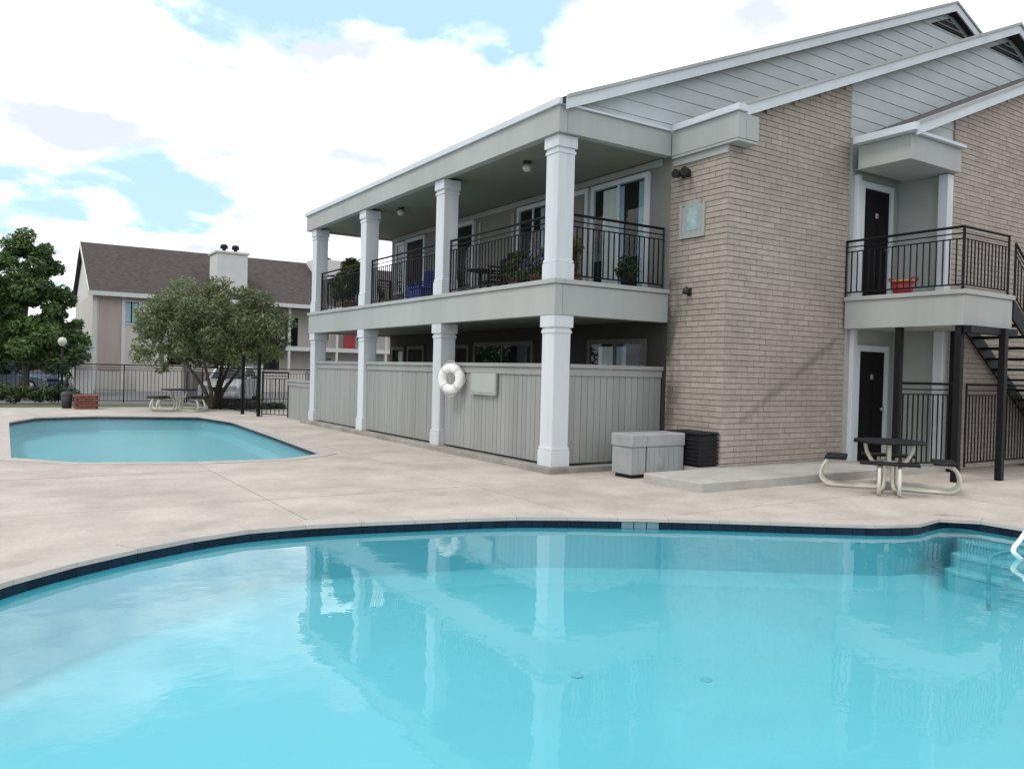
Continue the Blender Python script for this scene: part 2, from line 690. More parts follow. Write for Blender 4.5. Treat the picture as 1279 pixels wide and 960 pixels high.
def in_poly(x, y, poly):
    c = False
    n = len(poly)
    j = n - 1
    for i in range(n):
        xi, yi = poly[i][0], poly[i][1]
        xj, yj = poly[j][0], poly[j][1]
        if (yi > y) != (yj > y) and x < (xj - xi) * (y - yi) / (yj - yi) + xi:
            c = not c
        j = i
    return c


def resample(poly, step):
    P = [Vector((p[0], p[1])) for p in poly]
    out = []
    n = len(P)
    L = [(P[(i + 1) % n] - P[i]).length for i in range(n)]
    tot = sum(L)
    m = max(8, int(round(tot / step)))
    st = tot / m
    acc, i = 0.0, 0
    for k in range(m):
        d = k * st
        while acc + L[i] < d:
            acc += L[i]
            i += 1
        out.append(P[i].lerp(P[(i + 1) % n], (d - acc) / L[i]))
    return out


def offset_poly(P, d):
    n = len(P)
    area = sum(P[i].x * P[(i + 1) % n].y - P[(i + 1) % n].x * P[i].y for i in range(n))
    s = 1 if area > 0 else -1
    out = []
    for i in range(n):
        t = (P[(i + 1) % n] - P[i - 1]).normalized()
        out.append(P[i] + Vector((t.y, -t.x)) * d * s)
    return out


# ------------------------------------------------------------------ ground, pools and deck
near_ctrl = [(-1.6, 4.2), (-1.15, 5.75), (.08, 7.15), (.70, 7.66), (1.40, 8.05), (2.15, 8.32), (3.0, 8.29), (4.03, 8.06), (5.12, 7.76), (6.13, 7.22), (7.07, 6.62),
             (7.98, 5.98), (8.75, 5.46), (9.15, 5.30), (9.55, 5.34), (9.95, 5.38), (10.14, 5.28), (10.2, 5.0), (10.2, 4.3), (10.2, 3.4), (10.2, 2.2), (10.0, .9),
             (9.0, -.9), (7.2, -1.5), (5.2, -.9), (3.6, .5), (2.0, 1.6), (.2, 2.3), (-1.2, 3.0)]
near_poly = [Vector((p.x, p.y)) for p in smooth_path([(*p, 0) for p in near_ctrl], 6, True)]
far_ctrl = [(.28, 16.1), (1.28, 14.95), (3.0, 14.42), (4.55, 14.38), (5.45, 15.0), (5.75, 19.5), (6.02, 24.3), (5.6, 26.8), (2.75, 27.65), (1.15, 27.2), (.40, 25.3)]
far_poly = [Vector(p) for p in far_ctrl]
WATER_Z = -.10


def cdt_patch(outer, holes):
    vs, es = [], []
    for loop in [outer] + holes:
        k = len(vs)
        vs += [Vector((p[0], p[1])) for p in loop]
        es += [(k + i, k + (i + 1) % len(loop)) for i in range(len(loop))]
    r = delaunay_2d_cdt(vs, es, [], 0, 1e-5)
    V, Fc = r[0], []
    for f in r[2]:
        cx = sum(V[i].x for i in f) / len(f)
        cy = sum(V[i].y for i in f) / len(f)
        if in_poly(cx, cy, outer) and not any(in_poly(cx, cy, h) for h in holes):
            Fc.append(f)
    return V, Fc


def flat_sheet(name, outer, holes, z, mat, parent=None, kind=None):
    V, Fc = cdt_patch(outer, holes)
    return part(name, [(v.x, v.y, z) for v in V], Fc, mat, parent, kind=kind)


near_cop = offset_poly(resample(near_poly, .3), .28)
far_cop = offset_poly(resample(far_poly, .3), .28)
big = 1200
hole_g = [near_cop, far_cop]
flat_sheet('ground', [(-big, -big), (big, -big), (big, big), (-big, big)], hole_g, -.05, 'asphalt', kind='structure')
flat_sheet('lawn', [(-14, 33.2), (7.0, 33.2), (7.0, 35.6), (-14, 35.6)], [], -.03, 'grass', kind='structure')
flat_sheet('path', [(-14, 31.0), (7.6, 31.0), (7.6, 33.2), (-14, 33.2)], [], -.026, 'path', kind='structure')

deck = bpy.data.objects.new('pool_deck', None)
COL.objects.link(deck)
POS[deck] = Vector((0, 0, 0))
tag(deck, kind='structure')
XJ = [-9.05, -6.05, -3.05, -.05, 2.95, 5.95, 8.95, 11.95, 14.95, 17.95]
YJ = [-5.3, -2.2, .9, 4.0, 7.0, 10.1, 13.2, 16.3, 19.4, 22.5, 25.6, 28.7, 31.0]
G = .007
NCV = [Vector((p.x, p.y)) for p in near_cop]
FCV = [Vector((p.x, p.y)) for p in far_cop]
for i in range(len(XJ) - 1):
    for j in range(len(YJ) - 1):
        x0, x1, y0, y1 = XJ[i] + G, XJ[i + 1] - G, YJ[j] + G, YJ[j + 1] - G
        if x0 > 7.9 and y0 > 23:
            pass
        rect = [(x0, y0), (x1, y0), (x1, y1), (x0, y1)]
        z = rnd.uniform(-.003, .001)
        V, Fc = cdt_patch(rect, []) if False else (None, None)
        # clip against the pools
        loops = []
        for poly in (NCV, FCV):
            bxs = [p.x for p in poly]
            bys = [p.y for p in poly]
            if min(bxs) < x1 and max(bxs) > x0 and min(bys) < y1 and max(bys) > y0:
                loops.append(poly)
        vs = [Vector(p) for p in rect]
        es = [(0, 1), (1, 2), (2, 3), (3, 0)]
        for poly in loops:
            k = len(vs)
            vs += poly
            es += [(k + q, k + (q + 1) % len(poly)) for q in range(len(poly))]
        r = delaunay_2d_cdt(vs, es, [], 0, 1e-5)
        fs = []
        for f in r[2]:
            cx = sum(r[0][q].x for q in f) / len(f)
            cy = sum(r[0][q].y for q in f) / len(f)
            if x0 < cx < x1 and y0 < cy < y1 and not any(in_poly(cx, cy, p) for p in loops):
                fs.append(f)
        if not fs:
            continue
        used = sorted({q for f in fs for q in f})
        mp_ = {q: a for a, q in enumerate(used)}
        tv = [(r[0][q].x, r[0][q].y, z) for q in used]
        tf = [tuple(mp_[q] for q in f) for f in fs]
        # side skirts along boundary edges
        cnt = {}
        for f in tf:
            for a in range(len(f)):
                e = (f[a], f[(a + 1) % len(f)])
                cnt[e] = cnt.get(e, 0) + 1
        base = len(tv)
        tv2 = tv + [(v[0], v[1], z - .12) for v in tv]
        sk = [(e[1], e[0], e[0] + base, e[1] + base) for e in cnt if (e[1], e[0]) not in cnt]
        part('concrete_slab', tv2, tf + sk, 'deck', deck)


def make_pool(name, poly, depth, tile_step, cop_step, water='water', wz=WATER_Z, tile_pred=lambda p: True):
    root = bpy.data.objects.new(name, None)
    COL.objects.link(root)
    POS[root] = Vector((0, 0, 0))
    tag(root, kind='structure')
    P = resample(poly, .3)
    n = len(P)
    In = offset_poly(P, .02)
    fl = offset_poly(P, -.22)
    V = [(p.x, p.y, -.04) for p in In] + [(p.x, p.y, -depth + .12) for p in In] + [(p.x, p.y, -depth) for p in fl]
    Fc = []
    for lv in range(2):
        for i in range(n):
            a, b = lv * n + i, lv * n + (i + 1) % n
            Fc.append((a, b, b + n, a + n))
    V2, F2 = cdt_patch(fl, [])
    k = len(V)
    V += [(v.x, v.y, -depth) for v in V2]
    Fc += [tuple(q + k for q in f) for f in F2]
    part('basin', V, Fc, 'plaster', root, smooth=False)
    # coping stones
    C = resample(poly, cop_step)
    Ci, Co = offset_poly(C, -.035), offset_poly(C, .275)
    m = len(C)
    for i in range(m):
        j = (i + 1) % m
        e = .002 / max(.01, (C[j] - C[i]).length)
        if (C[i].x + C[i].y) < 3.5 and name == 'swimming_pool':
            pass
        q = [Ci[i].lerp(Ci[j], e), Ci[j].lerp(Ci[i], e), Co[j].lerp(Co[i], e), Co[i].lerp(Co[j], e)]
        zt = .006 + rnd.uniform(-.002, .002)
        prism('coping_stone', [(a.x, a.y) for a in q], 'z', -.034, zt, 'coping', root)
    # waterline tiles
    T = resample(poly, tile_step)
    m = len(T)
    for i in range(m):
        j = (i + 1) % m
        if not tile_pred((T[i] + T[j]) / 2):
            continue
        d = T[j] - T[i]
        c = (T[i] + T[j]) / 2
        o = bx('waterline_tile', c.x - d.length / 2 + .0012, c.x + d.length / 2 - .0012, c.y - .012, c.y + .012, -.125, -.036, 'tile', root, .002)
        o.rotation_euler.z = math.atan2(d.y, d.x)
    wi = offset_poly(resample(poly, .15), -.005)
    V3, F3 = cdt_patch(wi, [])
    w = part('pool_water', [(v.x, v.y, wz) for v in V3], F3, water, root)
    return root


pool1 = make_pool('swimming_pool', near_poly, .72, .15, .6, tile_pred=lambda p: p.y > 3.6 and (p.y > 4.5 or p.x > 5 or p.x < 0))
pool2 = make_pool('far_swimming_pool', far_poly, .55, .30, .30, 'water_far', -.065)
# entry steps in the corner of the near pool
for k, (xa, z) in enumerate(((9.90, -.23), (9.62, -.36), (9.34, -.50))):
    prism('step', [(xa, 2.3), (10.17, 2.3), (10.17, 5.05 - .05 * k), (10.05, 5.22 - .08 * k), (xa + .1, 5.22 - .08 * k), (xa, 5.12 - .08 * k)], 'z', -.78 - k * .004, z, 'plaster', pool1)
    bx('step_nosing', xa - .012, xa + .035, 2.32, 5.08 - .08 * k, z - .03, z + .006, 'pool_step_edge', pool1, .003)
for x, y in ((3.95, 5.0), (4.80, 4.43)):
    lathe('floor_fitting', [(.001, -.72), (.05, -.72), (.045, -.712), (.001, -.708)], (x, y, 0), 'stain', pool1, 12)
# pale depth marker tiles let into the dark waterline band
md = None
T_ = resample(near_poly, .15)
for i in range(len(T_)):
    c = (T_[i] + T_[(i + 1) % len(T_)]) / 2
    d = T_[(i + 1) % len(T_)] - T_[i]
    if 6.27 < c.x < 6.62 and c.y > 5:
        o = bx('depth_marker_tile', c.x - .07, c.x + .07, c.y - .016, c.y + .016, -.12, -.04, 'tile_pale', pool1, .002)
        o.rotation_euler.z = math.atan2(d.y, d.x)

# stainless hand rail at the steps
rail = thing('pool_handrail', 'white tube handrail bending down over the pool steps at the right edge', 'handrail', (10.65, 4.13, 0))
tube('rail', smooth_path([(10.65, 4.13, -.04), (10.65, 4.13, .55), (10.55, 4.12, .80), (10.25, 4.11, .83), (9.85, 4.09, .56), (9.05, 4.04, .12), (8.80, 4.02, .0), (8.86, 4.0, -.08), (9.1, 4.03, -.19), (9.3, 4.04, -.47)], 6), .024, 'chrome_white', rail, 10)
lathe('anchor_flange', [(.001, .006), (.06, .006), (.055, .022), (.03, .03)], (10.65, 4.13, 0), 'chrome_white', rail, 14)
tube('lower_rail', smooth_path([(9.75, 4.42, -.20), (9.4, 4.38, -.17), (9.05, 4.33, -.155), (8.93, 4.31, -.20), (8.90, 4.30, -.40), (8.92, 4.30, -.70)], 5), .022, 'stain', rail, 10)

# ------------------------------------------------------------------ apartment building
XP, XW = 7.85, 10.40          # porch face, rear wall plane
Y1, YE = 10.80, 22.95         # near and far end of the porch
Y2, Y3 = 9.41, 8.25           # planes of the two nearer gables
XR, PIT = 19.5, .40           # ridge, roof pitch
bld = thing('apartment_building', 'grey two storey apartment building with white columned porch and tan brick end', 'building', (XW, Y2, 0))

# --- slab the porch stands on
pl = bx('porch_slab', XP - .10, XW - .002, Y1 - .10, YE + .45, -.04, .10, 'plinth', bld, .01)

# --- rear wall of the porch, end walls, core
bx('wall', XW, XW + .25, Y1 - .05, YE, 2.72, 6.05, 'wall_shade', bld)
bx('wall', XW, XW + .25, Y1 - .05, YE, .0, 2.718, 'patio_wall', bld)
bx('wall', XW + .25, 27.5, YE - .3, YE, .0, 6.0, 'siding', bld)
bx('porch_floor', XP + .16, XW - .002, Y1 + .16, YE, 3.02, 3.215, 'floor_slab', bld)
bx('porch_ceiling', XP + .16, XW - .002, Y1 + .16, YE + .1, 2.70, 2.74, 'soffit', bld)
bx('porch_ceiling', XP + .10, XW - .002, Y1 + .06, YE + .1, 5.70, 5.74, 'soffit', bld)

# --- belt beam and eave fascia (each face a board, with its own trim)
f = bx('belt_beam', XP - .02, XP + .15, Y1 - .02, YE + .10, 2.65, 3.17, 'fascia', bld, .006)
bx('belt_cap', XP - .055, XP + .17, Y1 - .055, YE + .13, 3.174, 3.25, 'fascia', f, .006)
f = bx('belt_beam', XP + .153, XW + .05, Y1 - .022, Y1 + .14, 2.652, 3.168, 'fascia', bld, .006)
bx('belt_cap', XP + .173, XW + .06, Y1 - .057, Y1 + .16, 3.176, 3.252, 'fascia', f, .006)
f = bx('eave_fascia', XP - .07, XP + .10, Y1 - .10, YE + .28, 5.65, 6.08, 'fascia', bld, .006)
bx('drip_edge', XP - .12, XP + .10, Y1 - .15, YE + .32, 6.084, 6.195, 'trim_white', f, .004)
f = bx('eave_fascia', XP + .103, XW - .10, Y1 - .102, Y1 + .06, 5.652, 6.082, 'fascia', bld, .006)
bx('drip_edge', XP + .103, XW - .13, Y1 - .152, Y1 + .05, 6.086, 6.12, 'trim_white', f, .004)
f = bx('eave_fascia', XW - .098, XW + .10, Y2 - .26, Y1 - .104, 5.648, 6.085, 'fascia', bld, .006)
bx('drip_edge', XW - .145, XW + .10, Y2 - .30, Y1 - .156, 6.088, 6.197, 'trim_white', f, .004)
bx('eave_fascia', XW + .103, XW + .42, Y2 - .255, Y2 - .10, 5.655, 6.07, 'fascia', bld, .006)
bx('eave_soffit', XW - .09, XW + .40, Y2 - .25, Y1 - .11, 5.60, 5.645, 'fascia', bld, .004)
bx('frieze_board', XW - .045, XW - .002, Y2 + .002, Y1 - .11, 5.47, 5.598, 'siding', bld, .004)
bx('eave_fascia', XP - .068, XW + .2, YE + .12, YE + .26, 5.654, 6.08, 'fascia', bld, .006)
bx('belt_beam', XP + .153, XW + .05, YE - .04, YE + .08, 2.654, 3.17, 'fascia', bld, .006)

# --- columns
YC = [Y1, 14.80, 18.92, 22.57]


def column(y, z0, z1):
    c = bx('column', XP + .015, XP + .365, y + .015, y + .365, z0 + .04, z1 - .02, 'column_white', bld, .012)
    for nm, d, a, b in (('base', .022, z0, z0 + .27), ('base', .012, z0 + .272, z0 + .33), ('capital', .014, z1 - .30, z1 - .242), ('capital', .030, z1 - .20, z1)):
        bx(nm, XP + .015 - d, XP + .365 + d, y + .015 - d, y + .365 + d, a, b, 'column_white', c, .008)


for y in YC:
    column(y, .10, 2.648)
    column(y, 3.254, 5.648)

# --- windows and doors on the rear wall (facing -X)


def window_x(y0, y1, z0, z1, mull=1, curtain=None, name='window', sill=True, x=XW, fm='trim_white'):
    w = bx(name, x - .022, x - .003, y0 + .02, y1 - .02, z0 + .02, z1 - .02, 'dark_inside', bld, 0)
    m = MB()
    t = .09
    m.box(x - .075, x - .002, y0 - t, y0, z0 - .02, z1 + t)
    m.box(x - .075, x - .002, y1, y1 + t, z0 - .02, z1 + t)
    m.box(x - .078, x - .002, y0, y1, z1, z1 + t)
    m.build('frame', fm, w)
    if sill:
        bx('sill', x - .10, x - .003, y0 - .1, y1 + .1, z0 - .07, z0 - .022, fm, w)
    for k in range(1, mull + 1):
        yy = y0 + (y1 - y0) * k / (mull + 1)
        bx('mullion', x - .07, x - .03, yy - .025, yy + .025, z0, z1, fm, w)
    for k in range(mull + 1):
        ya = y0 + (y1 - y0) * k / (mull + 1) + (.027 if k else 0)
        yb = y0 + (y1 - y0) * (k + 1) / (mull + 1) - (.027 if k < mull else 0)
        part('pane', [(x - .05, ya, z0), (x - .05, ya, z1), (x - .05, yb, z1), (x - .05, yb, z0)], [(0, 1, 2, 3)], 'glass', w)
    if curtain:
        for (ca, cb, cm) in curtain:
            yy = y0 + (y1 - y0) * ca
            ye = y0 + (y1 - y0) * cb
            while yy < ye - .03:
                bx('blind_slat', x - .036 + rnd.uniform(-.004, .004), x - .030, yy, min(yy + .085, ye), z0 + .04, z1 - .05, cm, w, 0)
                yy += .09
    return w


def door_x(y0, y1, z0, z1, x=XW, mat='dark_door', name='door', fm='trim_white'):
    d = bx(name, x - .045, x - .003, y0, y1, z0, z1, mat, bld, .004)
    m = MB()
    t = .10
    m.box(x - .07, x - .002, y0 - t, y0 - .002, z0, z1 + t)
    m.box(x - .07, x - .002, y1 + .002, y1 + t, z0, z1 + t)
    m.box(x - .073, x - .002, y0 - .002, y1 + .002, z1 + .002, z1 + t)
    m.build('door_frame', fm, d)
    for (a, b) in ((.1, .45), (.55, .9)):
        for (c, e) in ((.08, .42), (.5, .93)):
            bx('panel', x - .053, x - .046, y0 + (y1 - y0) * a, y0 + (y1 - y0) * b, z0 + (z1 - z0) * c, z0 + (z1 - z0) * e, mat, d, .003)
    lathe('handle', [(.001, -.03), (.03, -.025), (.035, 0), (.02, .03), (.001, .032)], (x - .08, y0 + .10, z0 + 1.0), 'rim', d, 10, axis='x')
    return d


window_x(11.42, 12.95, 3.28, 5.42, 1, [(.03, .12, 'curtain_blue'), (.40, .50, 'curtain_blue'), (.53, .84, 'curtain')], 'sliding_door', sill=False)
window_x(14.60, 15.72, 3.75, 5.42, 1, [(.05, .25, 'curtain_blue')])
window_x(17.9, 18.75, 3.85, 5.45, 0)
door_x(20.7, 21.75, 3.22, 5.42)
window_x(22.0, 22.45, 4.0, 5.4, 0)
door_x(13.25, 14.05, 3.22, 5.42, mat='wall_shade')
for a, b in ((13.05, 13.2), (16.0, 16.1), (17.55, 17.65), (19.6, 19.7)):
    bx('trim_board', XW - .03, XW - .002, a, b, 3.25, 5.44, 'siding', bld)
bx('trim_board', XW - .035, XW - .002, Y1 + .2, YE - .05, 5.56, 5.68, 'siding', bld)
# lower level, seen above the patio fences
window_x(11.40, 12.95, .35, 2.28, 1, [(.30, .52, 'curtain_blue'), (.55, .85, 'curtain')], 'sliding_door', sill=False, fm='frame_recess_dark')
window_x(15.1, 17.6, .9, 2.30, 1, fm='frame_recess_dark')
door_x(18.05, 18.9, .12, 2.25, fm='frame_recess_dark')
door_x(20.6, 21.5, .12, 2.25, fm='frame_recess_dark')
window_x(21.9, 22.6, 1.0, 2.25, 0, [(.1, .5, 'curtain')], fm='frame_recess_dark')

# --- brick walls: mortar backing plus bricks laid in courses
bw_a = bx('brick_wall', XW + .006, XW + .24, Y2 + .006, Y1 - .051, .0, 6.0, 'mortar', bld, 0)      # faces -X
XB2 = 13.72
bw_b = prism('brick_wall', [(XW + .242, 0), (XB2 - .006, 0), (XB2 - .006, 6.02 + (XB2 - XW) * PIT), (XW + .242, 6.05)], 'y', Y2 + .006, Y2 + .25, 'mortar', bld)
XB3 = 15.25
bw_c = prism('brick_wall', [(XB3 + .006, 0), (23.0, 0), (23.0, 7.9), (19.5, 8.3), (XB3 + .006, 6.02 + (XB3 - 13.55) * PIT)], 'y', Y3 + .006, Y3 + .25, 'mortar', bld)
CH, BL, MJ = .098, .295, .012
HJ = .006
cands = []


def lay(wall, horiz, u0, u1, plane, top, zmax):
    row = 0
    z = .012
    while z + CH < zmax:
        u = u0 - (BL / 2 if row % 2 else 0)
        while u < u1 - .02:
            a, b = max(u, u0), min(u + BL - HJ, u1)
            u += BL
            if b - a < .03 or z + CH * .6 > top((a + b) / 2):
                continue
            cands.append((wall, horiz, a, b, plane, z, z + CH - MJ, rnd.uniform(-.003, .003)))
        z += CH
        row += 1


lay(bw_a, 'y', Y2, Y1 - .03, XW, lambda u: 5.62, 5.66)
lay(bw_b, 'x', XW + .012, XB2, Y2, lambda u: 6.02 + (u - XW) * PIT, 7.6)
lay(bw_c, 'x', XB3, 19.6, Y3, lambda u: 6.02 + (u - 13.55) * PIT, 8.4)


def bdist(c):
    w, h, a, b, p, z0, z1, j = c
    x, y = ((a + b) / 2, p) if h == 'x' else (p, (a + b) / 2)
    d = math.sqrt(x * x + y * y + (z0 - 1.7) ** 2)
    return d if b - a > .2 else d + 4


def bbox_of(c):
    w, h, a, b, p, z0, z1, j = c
    d = .010 + j
    if h == 'x':
        return (a, b, p - d, p + .05, z0, z1)
    return (p - d, p + .05, a, b, z0, z1)


cands.sort(key=bdist)
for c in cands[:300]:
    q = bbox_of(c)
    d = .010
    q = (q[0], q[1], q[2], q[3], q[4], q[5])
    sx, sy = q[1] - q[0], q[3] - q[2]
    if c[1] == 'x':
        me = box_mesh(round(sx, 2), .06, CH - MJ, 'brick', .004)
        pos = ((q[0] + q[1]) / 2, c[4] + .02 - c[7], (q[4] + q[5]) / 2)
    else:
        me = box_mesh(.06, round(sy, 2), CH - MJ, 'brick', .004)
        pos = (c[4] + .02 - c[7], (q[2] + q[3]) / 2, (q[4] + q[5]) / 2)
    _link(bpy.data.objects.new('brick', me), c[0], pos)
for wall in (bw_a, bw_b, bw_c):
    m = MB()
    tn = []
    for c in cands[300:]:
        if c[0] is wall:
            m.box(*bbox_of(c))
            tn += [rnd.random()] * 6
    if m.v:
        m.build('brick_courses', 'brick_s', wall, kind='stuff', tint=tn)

# --- gable walls with lap siding boards


def gable(y, xe, ze, xstart, zbase, zap=None, name='gable_wall'):
    """triangular wall in plane y under a roof whose eave is (xe, ze); boards start at xstart / zbase"""
    zr = ze + (XR - xe) * PIT
    xe2 = 2 * XR - xe
    back = prism(name, [(xstart + .02, zbase), (xe2 - .3, zbase), (XR, zr - .1), (xstart + .02, max(zbase + .01, ze - .12 + (xstart - xe) * PIT))], 'y', y + .03, y + .2, 'siding', bld)
    h = .245
    z = zbase
    while z < zr - .25:
        zt = min(z + h, zr - .12)
        xa = max(xstart, xe + (z + .02 - ze) / PIT)
        xa2 = max(xstart, xe + (zt - ze + .02) / PIT)
        xb, xb2 = 2 * XR - max(xe, xe + (z - ze + .02) / PIT), 2 * XR - (xe + max(0, zt - ze + .02) / PIT)
        v = [(xa, y + .004, z + .004), (xb, y + .004, z + .004), (xb2, y + .015, zt), (xa2, y + .015, zt),
             (xa, y + .032, z + .004), (xb, y + .032, z + .004), (xb2, y + .032, zt), (xa2, y + .032, zt)]
        part('siding_board', v, [(0, 1, 2, 3), (4, 7, 6, 5), (0, 4, 5, 1), (1, 5, 6, 2), (2, 6, 7, 3), (3, 7, 4, 0)], 'gable_siding', back)
        z += h
    # louvre at the peak
    lw = .75
    lv = prism('gable_louvre', [(XR - lw, zr - .22 - lw * PIT), (XR + lw, zr - .22 - lw * PIT), (XR, zr - .22)], 'y', y - .03, y + .0, 'ac_dark', back)
    for k in range(4):
        zz = zr - .20 - lw * PIT + .03 + k * .13
        hw = (zr - .22 - zz - .03) / PIT
        if hw > .1:
            bx('slat', XR - hw, XR + hw, y - .05, y - .031, zz, zz + .03, 'louvre_grey', back, 0)
    return back


gable(Y1, XP, 6.10, XP + .3, 6.02)
gable(Y2 + .02, XW, 6.10, XB2 + .002, 6.0)
gable(Y3 + .02, 13.55, 6.10, 13.75, 6.2)


def roof(xe, ze, ya, yb):
    """two slopes with thickness, rake boards on the near end"""
    zr = ze + (XR - xe) * PIT
    t = .12
    xo = xe - .05
    zo = ze - .05 * PIT
    xo2 = 2 * XR - xo
    r = prism('roof', [(xo, zo), (XR, zr), (xo2, zo), (xo2, zo + t), (XR, zr + t), (xo, zo + t)], 'y', ya, yb, 'shingle', bld)
    hh = .16
    for sgn in (-1, 1):
        X = [xo + .06 if sgn < 0 else xo2 - .06, XR]
        for nm, d0, d1, ty0, ty1 in (('rake_board', -hh, .02, -.035, -.003), ('rake_trim', .022, .08, -.065, -.003)):
            prism(nm, [(X[0], zo + .024 + d0 + .06), (X[1], zr + d0 + .06), (X[1], zr + d1 + .06), (X[0], zo + .024 + d1 + .06)], 'y', ya + ty0, ya + ty1, 'trim_white' if nm == 'rake_board' else 'fascia', r)
    prism('rake_soffit', [(xo + .2, zo - .02), (XR, zr - .10), (XR, zr - .06), (xo + .2, zo + .02)], 'y', ya + .004, ya + .22, 'siding', r)
    return r


roof(XP, 6.10, Y1 - .16, YE + .35)
roof(XW, 6.10, Y2 - .22, Y1 - .20)
roof(13.55, 6.10, Y3 - .22, Y2 - .26)

# --- entry alcove between the two brick ends
YD = 9.36
bx('wall', XB2, XB3 + .25, YD, YD + .2, 0, 6.3, 'siding', bld, 0)
bx('wall', XB3, XB3 + .2, Y3 + .252, YD - .002, 0, 6.3, 'siding', bld, 0)
for z0 in (.12, 3.26):
    d = bx('door', XB2 + .33, XB2 + 1.17, YD - .05, YD - .003, z0, z0 + 2.12, 'dark_door', bld)
    m = MB()
    m.box(XB2 + .22, XB2 + .328, YD - .08, YD - .002, z0, z0 + 2.24).box(XB2 + 1.172, XB2 + 1.28, YD - .08, YD - .002, z0, z0 + 2.24)
    m.box(XB2 + .33, XB2 + 1.17, YD - .082, YD - .002, z0 + 2.122, z0 + 2.24)
    m.build('door_frame', 'trim_white', d)
    for zz in (.2, 1.15):
        for xx in (.42, .80):
            bx('panel', XB2 + xx, XB2 + xx + .28, YD - .06, YD - .051, z0 + zz, z0 + zz + .8, 'dark_door', d, .003)
    lathe('handle', [(.001, -.04), (.03, -.035), (.035, 0), (.02, .03)], (XB2 + 1.08, YD - .07, z0 + 1.0), 'rim', d, 10, axis='y')
    bx('knocker', XB2 + .71, XB2 + .79, YD - .075, YD - .052, z0 + 1.58, z0 + 1.68, 'rim', d, .006)
p = bx('corner_post', XB2 + .10, XB2 + .22, Y2 - .13, Y2 - .012, .12, 5.60, 'column_white', bld, .006)
p = bx('corner_post', XB3 - .22, XB3 - .02, Y3 - .02, Y3 + .16, .12, 2.648, 'column_white', bld, .006)
p = bx('corner_post', XB3 - .22, XB3 - .02, Y3 - .02, Y3 + .16, 3.254, 5.60, 'column_white', bld, .006)
f = bx('porch_roof', 13.58, XB3 - .01, Y3 - .14, Y2 - .27, 5.62, 6.06, 'fascia', bld, .006)
bx('drip_edge', 13.552, XB3 + .02, Y3 - .225, Y2 - .262, 6.064, 6.12, 'trim_white', f, .004)
bx('drip_edge', 13.42, 13.55, Y3 - .30, Y2 - .262, 6.07, 6.20, 'trim_white', f, .004)
bx('porch_ceiling', 13.75, XB3 - .02, Y2 - .268, YD - .002, 5.66, 5.70, 'soffit', bld)
f = bx('balcony', 13.62, 15.26, 7.13, YD - .004, 2.65, 3.17, 'fascia', bld, .006)
bx('belt_cap', 13.585, 15.295, 7.095, YD - .005, 3.173, 3.25, 'fascia', f, .006)

# --- railings


def railing(p0, p1, z0, top, parent, posts=True, mat='black_metal', name='railing', step=.115, r=.0095):
    """straight railing between two ground points at floor height z0 (or (z0a, z0b) when sloping)"""
    a, b = Vector((*p0, 0)), Vector((*p1, 0))
    za, zb = z0 if isinstance(z0, tuple) else (z0, z0)
    L = (b - a).length
    d = (b - a) / L
    m = MB()

    def P(t, h):
        q = a + d * (t * L)
        return Vector((q.x, q.y, za + (zb - za) * t + h))
    for h, w in ((top, .024), (top - .11, .012), (top - .20, .012), (.09, .014)):
        m.tube([P(0, h), P(1, h)], w, 4)
    if posts:
        for t in (0, 1):
            m.tube([P(t, -.0), P(t, top + .02)], .022, 4)
    root = m.build(name, mat, parent)
    n = max(2, int(L / step))
    for k in range(1, n):
        t = k / n
        q = P(t, 0)
        me_key = ('bal', round(top, 3), r, mat)
        if me_key not in CACHE:
            CACHE[me_key] = box_mesh(r * 2, r * 2, top - .20 - .09, mat, 0)
        o = _link(bpy.data.objects.new('baluster', CACHE[me_key]), root, (q.x, q.y, q.z + .09 + (top - .29) / 2))
        o.rotation_euler.z = math.atan2(d.y, d.x)
    return root


for i in range(3):
    railing((XP + .19, YC[i] + .39), (XP + .19, YC[i + 1] - .01), 3.255, 1.12, bld)
railing((XP + .39, Y1 + .10), (XW - .04, Y1 + .10), 3.255, 1.12, bld)
railing((XP + .39, YE - .02), (XW - .04, YE - .02), 3.255, 1.12, bld)
railing((13.68, Y2 - .02), (13.68, 7.19), 3.252, 1.06, bld)
railing((13.70, 7.19), (15.20, 7.19), 3.252, 1.06, bld)

# --- light fittings and marks on the wall
fl = thing('flood_light', 'black twin flood light high on the brick wall beside the porch', 'flood light', (XW - .02, 10.38, 5.28))
bx('back_plate', XW - .04, XW - .013, 10.28, 10.48, 5.22, 5.34, 'lamp_black', fl)
for s in (-1, 1):
    lathe('lamp_head', [(.03, .0), (.06, -.05), (.085, -.16), (.08, -.165), (.001, -.12)], (XW - .04, 10.38 + s * .11, 5.29), 'lamp_black', fl, 12, axis='x')
pq = thing('wall_plaque', 'pale framed plaque with a scalloped top on the upper brick wall', 'plaque', (XW - .01, 10.2, 4.2))
prism('board', [(9.95, 4.18), (10.45, 4.18), (10.45, 4.68), (10.36, 4.72), (10.28, 4.80), (10.12, 4.80), (10.04, 4.72), (9.95, 4.68)], 'x', XW - .03, XW - .013, 'plaque', pq)
m = MB()
m.box(XW - .05, XW - .013, 9.90, 9.95, 4.13, 4.72).box(XW - .05, XW - .013, 10.45, 10.50, 4.13, 4.72).box(XW - .052, XW - .013, 9.951, 10.449, 4.13, 4.178)
m.build('frame', 'siding', pq)
bx('picture', XW - .036, XW - .031, 10.08, 10.32, 4.26, 4.66, 'plaque_pic', pq, 0)
wl_ = thing('wall_lamp', 'small dark wall lamp low on the brick below the plaque', 'wall lamp', (XW - .01, 10.23, 3.1))
bx('back_plate', XW - .03, XW - .013, 10.18, 10.28, 3.10, 3.24, 'lamp_black', wl_)
